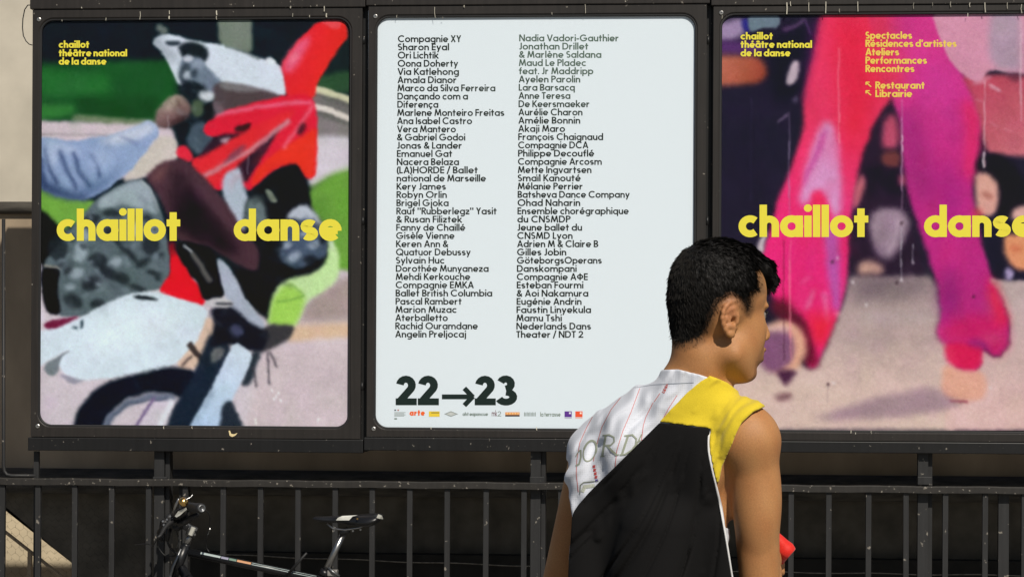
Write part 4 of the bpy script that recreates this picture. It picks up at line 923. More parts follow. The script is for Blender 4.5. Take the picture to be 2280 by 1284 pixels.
for (t_, y, e) in (('chaillot', 88.5, 1721), ('théâtre national', 107, 1808), ('de la danse', 126, 1760)): L_.text(t_, 1649, y, 16, .215, mp, YELLOW, end=e, track=.03)
L_.build('lettering_theatre', case3)
L_ = Lettering(); Y3 = lin((240, 206, 90), .87)
for (t_, y, e, x) in (('Spectacles', 87, 2031, 1927), ("Résidences d'artistes", 105, 2130, 1927), ('Ateliers', 124, 2002, 1927), ('Performances', 142.5, 2064, 1927), ('Rencontres', 161, 2036, 1927), ('Restaurant', 198, 2059, 1949), ('Librairie', 216.5, 2031, 1949)):
    if t_ == 'Restaurant': L_.build('lettering_programme', case3); L_ = Lettering()
    L_.text(t_, x, y, 16, .20, mp, Y3, end=e, track=.03)
L_.build('lettering_programme', case3); L_ = Lettering()
for y in (197, 216):
    L_ = Lettering(); L_.text('↖', 1927, y, 17, .13, mp, Y3, end=1941); L_.build('arrow_mark', case3)
# middle sheet
s0 = [P(x, y, YP + .0006) for (x, y) in ((820, 972), (1562, 976), (1562, 18), (820, 24))]
WP = mat_plain('white_poster_paper', (.675, .735, .815), rough=.55, var=.02, scale=900)
nx, ny = 40, 50; gv = []; gf = []
for j in range(ny + 1):
    for i in range(nx + 1):
        a, b = i / nx, j / ny
        v = s0[0] * (1 - a) * (1 - b) + s0[1] * a * (1 - b) + s0[2] * a * b + s0[3] * (1 - a) * b
        gv.append((v.x, YP + .0006 + .0002 * math.sin(v.x * 7 + 1) * math.sin(v.z * 4), v.z))
for j in range(ny):
    for i in range(nx): k = j * (nx + 1) + i; gf.append([k, k + 1, k + nx + 2, k + nx + 1])
mk('poster_sheet', gv, gf, WP, case2, smooth=True)
C1 = """Compagnie XY|Sharon Eyal|Ori Lichtik|Oona Doherty|Via Katlehong|Amala Dianor|Marco da Silva Ferreira|Dançando com a|Diferença|Marlene Monteiro Freitas|Ana Isabel Castro|Vera Mantero|& Gabriel Godoi|Jonas & Lander|Emanuel Gat|Nacera Belaza|(LA)HORDE / Ballet|national de Marseille|Kery James|Robyn Orlin|Brigel Gjoka|Rauf "Rubberlegz" Yasit|& Rusan Filiztek|Fanny de Chaillé|Gisèle Vienne|Keren Ann &|Quatuor Debussy|Sylvain Huc|Dorothée Munyaneza|Mehdi Kerkouche|Compagnie EMKA|Ballet British Columbia|Pascal Rambert|Marion Muzac|Aterballetto|Rachid Ouramdane|Angelin Preljocaj""".split('|')
E1 = [1027, 1000, 977, 1020, 1022, 1017, 1103, 1042, 976, 1123, 1051, 1015, 1036, 1029, 1007, 1022, 1064, 1082, 993, 995, 999, 1106, 1029, 1036, 1012, 998, 1048, 990, 1088, 1047, 1055, 1096, 1028, 1017, 997, 1064, 1038]
C2 = """Nadia Vadori-Gauthier|Jonathan Drillet|& Marlène Saldana|Maud Le Pladec|feat. Jr Maddripp|Ayelen Parolin|Lara Barsacq|Anne Teresa|De Keersmaeker|Aurélie Charon|Amélie Bonnin|Akaji Maro|François Chaignaud|Compagnie DCA|Philippe Decouflé|Compagnie Arcosm|Mette Ingvartsen|Smaïl Kanouté|Mélanie Perrier|Batsheva Dance Company|Ohad Naharin|Ensemble chorégraphique|du CNSMDP|Jeune ballet du|CNSMD Lyon|Adrien M & Claire B|Gilles Jobin|GöteborgsOperans|Danskompani|Compagnie AΦE|Esteban Fourmi|& Aoi Nakamura|Eugénie Andrin|Faustin Linyekula|Mamu Tshi|Nederlands Dans|Theater / NDT 2""".split('|')
E2 = [1378, 1310, 1339, 1305, 1321, 1292, 1280, 1270, 1313, 1297, 1292, 1258, 1343, 1310, 1323, 1340, 1317, 1293, 1298, 1402, 1292, 1400, 1270, 1296, 1275, 1332, 1261, 1340, 1284, 1309, 1299, 1310, 1295, 1316, 1251, 1316, 1299]
mp2 = lambda x, y, lift=0.0: P(x, y, YP + .0001 - lift)
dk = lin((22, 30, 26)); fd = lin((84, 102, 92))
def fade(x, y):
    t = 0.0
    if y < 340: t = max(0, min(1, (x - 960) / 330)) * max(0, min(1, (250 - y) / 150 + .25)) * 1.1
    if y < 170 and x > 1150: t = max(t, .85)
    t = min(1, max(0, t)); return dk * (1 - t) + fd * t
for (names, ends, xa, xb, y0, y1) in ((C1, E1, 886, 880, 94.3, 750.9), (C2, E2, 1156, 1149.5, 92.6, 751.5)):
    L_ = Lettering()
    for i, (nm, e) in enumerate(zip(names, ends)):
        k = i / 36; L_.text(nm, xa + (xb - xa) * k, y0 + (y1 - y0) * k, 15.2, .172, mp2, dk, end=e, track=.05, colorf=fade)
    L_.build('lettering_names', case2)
L_ = Lettering(); G2 = lin((18, 34, 32))
L_.text('22', 881, 901.4, 65, .235, mp2, G2, end=978, track=.02); L_.text('→', 984, 908, 60, .18, mp2, G2, end=1057); L_.text('23', 1057, 901.6, 65, .235, mp2, G2, end=1153, track=.02)
L_.build('lettering_season', case2)
L_ = Lettering(); gy = lin((120, 132, 128)); orr = lin((232, 98, 40)); 
for i in range(4): L_.rect(878, 917 + i * 2.6, 903 - (i % 2) * 3, 918.2 + i * 2.6, mp2, lin((150, 158, 156)))
L_.rect(878, 911, 882, 914, mp2, lin((90, 96, 110))); L_.rect(885, 911, 888, 914, mp2, lin((170, 90, 80))); L_.rect(878, 930, 884, 933, mp2, gy)
L_.text('arte', 912, 924.5, 13, .26, mp2, orr, end=946)
L_.rect(955, 915, 979, 927, mp2, lin((228, 196, 60))); L_.rect(960, 917, 978, 919.5, mp2, lin((150, 128, 60)), .0002)
L_.poly([(989, 921), (1004, 914.5), (1020, 921), (1004, 927)], mp2, lin((150, 156, 156))); L_.poly([(994, 921), (1004, 917), (1015, 921), (1004, 925)], mp2, lin((190, 192, 192)), .0002)
for k in range(11): L_.text('ohteaponcueo'[k], 1030 + k * 5.1, 925, 8, .2, mp2, gy)
L_.text('mk', 1095, 926, 13, .14, mp2, lin((110, 70, 80)), end=1107); L_.text('2', 1108, 926, 11, .12, mp2, gy, end=1116)
L_.rect(1125, 917, 1157, 925.4, mp2, lin((224, 150, 90))); L_.rect(1125, 923, 1157, 926.5, mp2, lin((70, 60, 60)), .0002)
for k in range(5): L_.rect(1128 + 6 * k, 918.5, 1131 + 6 * k, 921.5, mp2, lin((240, 200, 150)), .0003)
for k in range(9): L_.rect(1167 + k * 3, 917 + (k % 2), 1168.6 + k * 3, 926, mp2, gy)
L_.text('la terrasse', 1203, 926.5, 9.5, .16, mp2, lin((110, 124, 112)), end=1248)
L_.rect(1257, 915, 1273, 928, mp2, lin((92, 50, 140))); L_.rect(1267, 917, 1271, 921, mp2, lin((225, 220, 232)), .0002); L_.rect(1257, 929.4, 1273, 931, mp2, lin((170, 160, 190)))
L_.rect(1281, 915, 1297, 928, mp2, lin((228, 84, 50))); L_.rect(1291, 917, 1295, 921, mp2, lin((240, 220, 210)), .0002); L_.rect(1281, 929.4, 1297, 931, mp2, lin((230, 170, 150)))
L_.build('partner_logos', case2)

# ------------------------------------------------------------------ railing and tube frame
YR = .012
rail = empty('railing', (0, YR, 0)); tag(rail, 'low dark iron railing with upright square bars running under the poster cases', 'railing')
zr1, zr0 = P(1140, 1073, YR).z, P(1140, 1086, YR).z
rv = []; rf = []; 
for i in range(121):
    x = -3.0 + 6.0 * i / 120; j = .0009 * math.sin(i * .8) + .0006 * math.sin(i * 2.1)
    for (a, b) in ((-.022, 0), (-.020, .003), (.020, .003), (.022, 0), (.022, zr0 - zr1), (-.022, zr0 - zr1)): rv.append((x, YR + a, zr1 - .003 + b + j))
for i in range(120):
    for k in range(6): rf.append([i * 6 + k, i * 6 + 6 + k, i * 6 + 6 + (k + 1) % 6, i * 6 + (k + 1) % 6])
RTOP = mat_painted_steel('weathered_rail_paint', (.021, .019, .017), chips=.05, flecks=70, rough=.6)
mk('top_rail', rv, rf, RTOP, rail)
MB().box(-3, 3, YR - .018, YR + .018, .10, .135).build('bottom_rail', RAILM, rail)
bx0 = P(4, 1180, YR).x; bx1 = P(2191.5, 1180, YR).x; nb_ = 26; sp = (bx1 - bx0) / nb_
base_me = None
for i in range(-5, nb_ + 6):
    x = bx0 + i * sp; hw = .0105
    if base_me is None:
        b0 = MB().box(-hw, hw, YR - .010, YR + .010, .136, zr0 - .0035).build('baluster', RAILM, rail, bevel=.001)
        base_me = b0; b0.matrix_basis = Matrix.Translation((x, 0, 0))
    else:
        c = base_me.copy(); col.objects.link(c); c.matrix_basis = Matrix.Translation((x + random.gauss(0, .0012), random.gauss(0, .0008), 0)) @ Matrix.Rotation(random.gauss(0, .02), 4, 'Z') @ Matrix.Rotation(random.gauss(0, .0013), 4, 'Y')
for k, x in enumerate((-2.9, -1.3, .3, 1.9)):
    MB().box(x - .02, x + .02, YR + .0185, YR + .045, -.004, zr0 - .004).build('standard', RAILM, rail)
tf = empty('tube_frame', tuple(P(10, 1060, .30))); tag(tf, 'rounded steel tube frame beside the left poster case', 'tube frame')
yt = .05
pts = [P(10, 480, yt), P(10, 1035, yt), P(11, 1050, yt), P(18, 1058, yt), P(30, 1060, yt), P(86, 1060, yt)]
MB().tube([P(8, 488, yt), P(8, 1036, yt), P(9.5, 1048, yt), P(15, 1056, yt), P(26, 1058.5, yt), P(80, 1058.5, yt)], .0075, 10).build('tube', RAILM, tf, smooth=True)
MB().tube([P(-60, 1072, yt), P(30, 1070, yt)], .006, 8).build('lower_tube', RAILM, tf, smooth=True)
MB().box(P(76, 1030, yt).x, P(87, 1030, yt).x, yt - .006, yt + .012, 0.0, P(80, 1004, yt).z).build('side_post', RAILM, tf)

# ------------------------------------------------------------------ bicycle leaning on the railing
YB = -.33
bk = empty('bicycle', (P(600, 1284, YB).x, YB, 0)); tag(bk, 'black bicycle with brass bell and white flashed saddle, standing before the railing', 'bicycle')
def B(px, py, y=0.0): return P(px, py, YB + y)
def arcpts(c, r, a0, a1, n, yy): return [Vector((c.x + r * math.cos(R(a0 + (a1 - a0) * i / n)), yy, c.z + r * math.sin(R(a0 + (a1 - a0) * i / n)))) for i in range(n + 1)]
ax_f = Vector((B(262, 1519).x, YB, .342)); ax_r = Vector((B(888, 1519).x, YB, .342)); bb = Vector((B(590, 1540).x, YB, .285))
ht, hb = B(413, 1217), B(390, 1276)
st = B(722, 1276); sk = B(720, 1284)
fr = MB()
fr.tube([ht + Vector((0, 0, .004)), hb + (hb - ht) * .12], .0185, 14)
tt0, tt1 = B(421, 1229), B(716, 1290)
fr.tube([tt0, tt1], .0155, 14)
fr.tube([B(402, 1262), bb], .019, 14)
fr.tube([st + (bb - st) * 0.01, bb], .0155, 14)
for sgn in (-1, 1):
    o_ = Vector((0, .06 * sgn, 0)); o2 = Vector((0, .018 * sgn, 0))
    fr.tube([st + (bb - st) * .06 + o2, ax_r + o_], .008, 8); fr.tube([bb + Vector((.03, .035 * sgn, 0)), ax_r + o_], .009, 8)
fr.lathe([(-.035, 0), (-.035, .021), (.035, .021), (.035, 0)], bb, (0, 1, 0), 16)
fr.build('frame', BLACKP, bk, smooth=True)
# stripes and decals on the top tube (lettering worn away)
dd = (tt1 - tt0).normalized(); nn = Vector((0, -1, 0)); upv = Vector((-dd.z, 0, dd.x)); upv = upv if upv.z > 0 else -upv
def decal(name, t0, t1, lo, hi, mat):
    a = tt0 + (tt1 - tt0) * t0; b = tt0 + (tt1 - tt0) * t1; vs = []; fs = []
    for k in range(5):
        an = R(lo + (hi - lo) * k / 4); off = (nn * math.cos(an) + upv * math.sin(an)) * .01575; vs += [a + off, b + off]
    for k in range(4): fs.append([2 * k, 2 * k + 1, 2 * k + 3, 2 * k + 2])
    return mk(name, vs, fs, mat, bk)
PALE = mat_plain('pale_blue_decal', (.30, .36, .36), rough=.4); LIL = mat_plain('lilac_decal', (.22, .22, .30), rough=.4); GRN = mat_plain('green_decal', (.10, .17, .13), rough=.4)
decal('decal', .09, .24, 18, 50, PALE); decal('decal', .245, .30, 16, 50, LIL); decal('decal', .305, .36, 16, 50, GRN); decal('decal', .365, .47, 16, 50, ORANGE)
decal('pinstripe', .475, .96, 42, 50, PALE); decal('pinstripe', .475, .96, 16, 24, PALE)
# fork, steerer, stem
fk = MB(); cr = hb + (hb - ht) * .35
for sgn in (-1, 1):
    o_ = Vector((0, .05 * sgn, 0)); fk.tube([cr + o_, cr + (hb - ht) * 1.6 + o_, ax_f + Vector((.02, .05 * sgn, .08)), ax_f + o_], [.016, .015, .012, .009], 10)
fk.tube([cr - Vector((0, .055, 0)), cr + Vector((0, .055, 0))], .017, 10); fk.tube([hb, cr], .014, 10)
fk.build('fork', BLACKP, bk, smooth=True)
MB().tube([B(403, 1221, -.021), B(385, 1262, -.021), B(379, 1284, -.021), B(372, 1300, -.021)], [.0045, .0055, .006, .004], 8).build('head_badge', ALLOY, bk, smooth=True)
sp_ = MB().tube([B(414, 1214), B(427, 1184)], .0125, 14).build('steerer_tube', CHROME, bk, smooth=True)
MB().lathe([(-.004, .016), (.006, .0165), (.012, .013), (.012, 0)], B(414, 1216), (ht - hb), 16).build('headset', BLACKP, bk, smooth=True)
stem = MB(); c = B(427, 1180)
stem.tube([B(423, 1193), B(431, 1171)], .019, 14)
stem.tube([B(428, 1180), B(400, 1160, .0)], [.016, .014], 12)
so = stem.build('stem', ALLOY, bk, smooth=True)
MB().tube([B(424, 1190, -.0195), B(431, 1173, -.0195)], .009, 8).build('stem_plate', WHITEP, so)
for q in ((437, 1178), (434, 1189)): MB().lathe([(0, .005), (.004, .0045), (.004, 0)], B(*q, -.016), (0, -1, 0), 10).build('stem_bolt', CHROME, so)
# handlebar turned towards the camera: the near grip points right and towards us
hc = B(399, 1160); g0 = B(417, 1127, -.24); g1 = B(448, 1131, -.36); f0 = B(372, 1160, .25); f1 = B(362, 1166, .36)
hbm = MB().tube([f1, f0, B(388, 1160, .10), hc, B(402, 1150, -.10), g0, g1], .0115, 12).build('handlebar', BLACKP, bk, smooth=True)
gd = (g1 - g0).normalized()
MB().lathe([(-.02, 0), (-.02, .018), (0, .0165), (.03, .0175), (.06, .0165), (.10, .018), (.12, .0185), (.123, .014), (.123, .0)], g1 - gd * .118, gd, 18).build('grip', BLACKR, bk, smooth=True)
MB().lathe([(0, .0145), (.0035, .0140), (.0035, .009), (.001, .0085), (.001, 0)], g1 + gd * .0055, gd, 18).build('grip_end_cap', ALLOY, bk, smooth=True)
fd_ = (f1 - f0).normalized(); MB().lathe([(-.02, 0), (-.02, .017), (.08, .017), (.08, 0)], f0, fd_, 14).build('grip', BLACKR, bk, smooth=True)
# shifter with pale label, brake levers
sh = MB(); sh.tube([B(391, 1149, -.22), B(402, 1141, -.25), B(416, 1133, -.27)], [.014, .019, .013], 10); sh.tube([B(398, 1166, -.2), B(412, 1162, -.23), B(428, 1150, -.25), B(441, 1143, -.27)], [.010, .012, .011, .006], 8)
sho = sh.build('shifter', BLACKR, bk, smooth=True)
v = [B(389, 1148, -.275), B(397, 1137, -.285), B(414, 1129, -.30), B(416, 1134, -.30), B(409, 1139, -.29), B(400, 1147, -.285), B(393, 1151, -.28)]
lab = MB(); n_ = len(v); lab.add(v + [p + Vector((0, .004, 0)) for p in v], [list(range(n_))[::-1], list(range(n_, 2 * n_))] + [[i, (i + 1) % n_, (i + 1) % n_ + n_, i + n_] for i in range(n_)])
lab.build('shifter_plate', WHITEP, sho)
MB().tube([B(386, 1140, -.26), B(392, 1124, -.27), B(398, 1110, -.28)], [.004, .006, .004], 8).build('clamp_strap', CHROME, sho, smooth=True)
for (y0, k) in ((-.20, 1), (.22, 1)):
    MB().tube([B(398, 1156, y0), B(380, 1160, y0 - .02 * k), B(366, 1176, y0 - .05), B(357, 1192, y0 - .09), B(350, 1196, y0 - .1)], [.010, .012, .008, .006, .005], 8).build('brake_lever', BLACKR, bk, smooth=True)
mess = MB()
for (x, y, dy, r) in ((377, 1152, -.1, .016), (368, 1163, -.05, .015), (384, 1166, 0, .018), (372, 1180, .05, .014), (361, 1178, .12, .014), (355, 1186, .2, .010), (392, 1174, -.05, .013)):
    mess.lathe([(-r, 0), (-r * .8, r * .7), (0, r), (r * .8, r * .7), (r, 0)], B(x, y, dy), (.5, .6, .4), 10)
mess.build('lever_clamps', BLACKR, bk, smooth=True)['kind'] = 'stuff'
for q in ((379, 1149), (372, 1156), (363, 1160), (365, 1168)): MB().lathe([(0, .0045), (.003, .004), (.003, 0)], B(*q, -.13), (0, -1, .3), 8).build('clamp_bolt', ALLOY, bk)
ca = BLACKR
for i, pts in enumerate(([(446, 1140, -.3), (458, 1136, -.28), (466, 1146, -.25), (467, 1165, -.2), (463, 1184, -.1), (459, 1200, -.03), (460, 1218, 0), (466, 1228, .0)],
            [(362, 1188, -.1), (352, 1200, -.05), (352, 1216, 0), (368, 1236, 0), (388, 1236, 0), (396, 1228, .02)],
            [(370, 1190, .1), (372, 1206, .05), (380, 1222, .02), (392, 1232, .0), (396, 1240, 0)],
            [(386, 1170, 0), (396, 1190, .02), (398, 1206, .02), (392, 1222, .02)],
            [(352, 1194, -.1), (346, 1206, -.05), (338, 1216, .0), (330, 1210, .04), (300, 1212, .1)],
            [(376, 1172, -.1), (372, 1196, -.06), (378, 1214, -.02), (388, 1226, 0)])):
    pp = [B(*q) for q in pts]; sm = []
    for a in range(len(pp) - 1):
        q0 = pp[max(a - 1, 0)]; q1 = pp[a]; q2 = pp[a + 1]; q3 = pp[min(a + 2, len(pp) - 1)]
        for t in (0, .25, .5, .75): sm.append(.5 * ((2 * q1) + (q2 - q0) * t + (2 * q0 - 5 * q1 + 4 * q2 - q3) * t * t + (3 * q1 - q0 - 3 * q2 + q3) * t ** 3))
    sm.append(pp[-1]); MB().tube(sm, .0024, 6).build('brake_cable', ca, bk, smooth=True)
MB().tube([B(467, 1176, -.12), B(463, 1188, -.08)], .0032, 6).build('cable_ferrule', CHROME, bk)
# bulky levers and clamps round the turned bar
for (a, b, r0, r1) in (((356, 1186, .1), (384, 1150, -.05), .013, .02), ((384, 1150, -.05), (408, 1142, -.2), .02, .02), ((372, 1160, 0), (398, 1172, -.05), .02, .017), ((352, 1190, .1), (362, 1204, .1), .010, .006), ((388, 1160, -.1), (418, 1156, -.22), .016, .014), ((418, 1156, -.22), (440, 1146, -.28), .012, .007), ((376, 1176, 0), (372, 1204, 0), .012, .008)):
    MB().tube([B(*a), B(*b)], [r0, r1], 10).build('lever_body', BLACKR, bk, smooth=True)
# bell
bc = B(409, 1116, -.30); bo = MB().lathe([(-.010, .0), (-.010, .016), (-.002, .0185), (.006, .0165), (.012, .011), (.015, 0)], bc, (.55, -.55, .75), 22).build('bell', BRASS, bk, smooth=True)
MB().tube([bc + Vector((.012, -.02, .008)), B(425, 1106, -.28), B(429, 1101, -.28)], [.003, .0025, .004], 8).build('bell_lever', CHROME, bo, smooth=True)
# front reflector / lamp blob on stem side
MB().lathe([(0, .012), (.012, .012), (.014, .009), (.014, 0)], B(414, 1172, -.03), (0, -1, 0), 14).build('front_lamp', BLACKP, bk, smooth=True)
# seat post, clamp, rails, saddle
MB().tube([B(766, 1184), st + (bb - st) * .02], .0122, 14).build('seat_post', CHROME, bk, smooth=True)
MB().lathe([(-.012, 0), (-.012, .020), (.010, .020), (.010, 0)], B(723, 1274), (st - bb), 16).build('seat_clamp', BLACKP, bk, smooth=True)
MB().tube([B(730, 1262, -.02), B(741, 1272, -.024), B(756, 1282, -.02)], [.004, .006, .005], 8).build('quick_release', ALLOY, bk, smooth=True)
MB().box(B(730, 1270).x, B(752, 1270).x, YB - .02, YB + .02, B(740, 1281).z, B(740, 1267).z).build('rear_reflector', mat_plain('grey_reflector', (.20, .19, .18), rough=.3), bk, bevel=.004)
MB().tube([B(758, 1187, -.012), B(768, 1182, -.012), B(776, 1178, -.012)], .012, 10).build('saddle_clamp', BLACKP, bk, smooth=True)
for sgn in (-1, 1):
    MB().tube([B(728, 1165, .012 * sgn), B(742, 1176, .02 * sgn), B(768, 1179, .022 * sgn), B(800, 1174, .03 * sgn), B(822, 1163, .035 * sgn)], .0035, 8).build('saddle_rail', CHROME, bk, smooth=True)
for q in ((744, 1180), (744, 1173), (786, 1181), (803, 1178)): MB().lathe([(0, .0045), (.004, .004), (.004, 0)], B(*q, -.036), (0, -1, 0), 8).build('saddle_bolt', CHROME, bk)
# saddle as lofted shell: stations from nose to tail (px x, top y, bottom y, half width m)
stn = [(696, 1152, 1155, .009), (703, 1149, 1158, .015), (716, 1148.5, 1161, .019), (735, 1148, 1163, .022), (752, 1147, 1164, .028), (772, 1146, 1166, .040), (792, 1145, 1170, .056), (812, 1143, 1174, .068), (830, 1142, 1172, .072), (843, 1141.5, 1163, .066), (851, 1144, 1154, .050), (853.5, 1148, 1150, .03)]
vs = []; K = 14
for (x, yt_, yb_, hw) in stn:
    a = B(x, yt_); b = B(x, yb_); zc = (a.z + b.z) / 2; hz = (a.z - b.z) / 2
    for k in range(K):
        an = 2 * math.pi * k / K; cs, sn = math.cos(an), math.sin(an)
        yy = math.copysign(abs(cs) ** .7, cs) * hw; zz = math.copysign(abs(sn) ** .8, sn) * hz * (1 if sn > 0 else .95)
        vs.append((a.x, YB + yy, zc + zz - (.25 * hz if sn > 0 and abs(cs) > .8 else 0)))
fs = [[i * K + k, i * K + (k + 1) % K, (i + 1) * K + (k + 1) % K, (i + 1) * K + k] for i in range(len(stn) - 1) for k in range(K)]
fs += [list(range(K))[::-1], [(len(stn) - 1) * K + k for k in range(K)]]
sad = mk('saddle', vs, fs, BLACKP, bk, smooth=True); ss = sad.modifiers.new('s', 'SUBSURF'); ss.levels = 1; ss.render_levels = 2
def sidepatch(name, poly, mat, yoff, parent):
    v = [B(x, y, yy) for (x, y, yy) in poly]; n_ = len(v)
    m_ = MB().add(v + [p + Vector((0, .006, 0)) for p in v], [list(range(n_)), list(range(n_, 2 * n_))[::-1]] + [[i, i + n_, (i + 1) % n_ + n_, (i + 1) % n_] for i in range(n_)])
    return m_.build(name, mat, parent)
sidepatch('white_side_panel', [(748, 1157.5, -.0285), (752, 1152, -.030), (762, 1147.6, -.026), (796, 1146.2, -.044), (785, 1149, -.052), (777, 1157.5, -.050)], mat_plain('white_saddle_vinyl', (.62, .62, .57), rough=.35), 0, sad)
sidepatch('white_tail_patch', [(842, 1144, -.062), (850, 1147, -.050), (853, 1155, -.036), (845, 1154, -.056), (838, 1152, -.068)], WHITEP, 0, sad)
MB().lathe([(0, .004), (.003, .0035), (.003, 0)], B(796, 1154, -.066), (0, -1, 0), 10).build('brass_rivet', BRASS, sad)
# wheels, cranks, chain, pedals, kick rod
def wheel(ax, name):
    ty = MB(); pts = arcpts(ax, .324, 0, 360, 48, YB)[:-1]; ty.tube(pts, .018, 10, closed=True); o = ty.build(name, RUBBER, bk, smooth=True)
    MB().tube(arcpts(ax, .303, 0, 360, 48, YB)[:-1], .009, 8, closed=True).build('rim', BLACKP, o, smooth=True)
    s_ = MB()
    for k in range(28):
        a = 2 * math.pi * k / 28; sg = 1 if k % 2 else -1; b = a + .5 * (1 if k % 4 < 2 else -1)
        s_.tube([ax + Vector((.02 * math.cos(b), .025 * sg, .02 * math.sin(b))), ax + Vector((.298 * math.cos(a), 0, .298 * math.sin(a)))], .001, 4, caps=False)
    w_ = s_.build('spokes', CHROME, o); w_["kind"] = 'stuff'
    MB().lathe([(-.05, 0), (-.05, .012), (-.03, .022), (.03, .022), (.05, .012), (.05, 0)], ax, (0, 1, 0), 14).build('hub', ALLOY, o, smooth=True)
wheel(ax_f, 'wheel'); wheel(ax_r, 'wheel')
MB().lathe([(-.003, .0), (-.003, .085), (.003, .085), (.003, .0)], bb + Vector((0, -.045, 0)), (0, 1, 0), 28).build('chainring', BLACKP, bk)
MB().lathe([(-.003, .0), (-.003, .035), (.003, .035), (.003, .0)], ax_r + Vector((0, -.045, 0)), (0, 1, 0), 20).build('cassette', ALLOY, bk)
MB().tube([bb + Vector((0, -.045, .084)), ax_r + Vector((0, -.045, .035))], .003, 4).tube([bb + Vector((0, -.045, -.084)), ax_r + Vector((0, -.045, -.035))], .003, 4).build('chain', BLACKR, bk)
for sg in (-1, 1):
    e = bb + Vector((.12 * sg, .06 * sg, -.12 * sg)); MB().tube([bb + Vector((0, .055 * sg, 0)), e], .009, 8).build('crank', BLACKP, bk, smooth=True)
    MB().box(e.x - .045, e.x + .045, min(e.y, e.y + .09 * sg), max(e.y, e.y + .09 * sg), e.z - .012, e.z + .012).build('pedal', BLACKR, bk, bevel=.003)
MB().tube([B(683, 1230, -.05), B(662, 1253, -.04), B(638, 1281, -.02)], [.0045, .0055, .0055], 8).build('pump_rod', BLACKR, bk, smooth=True)

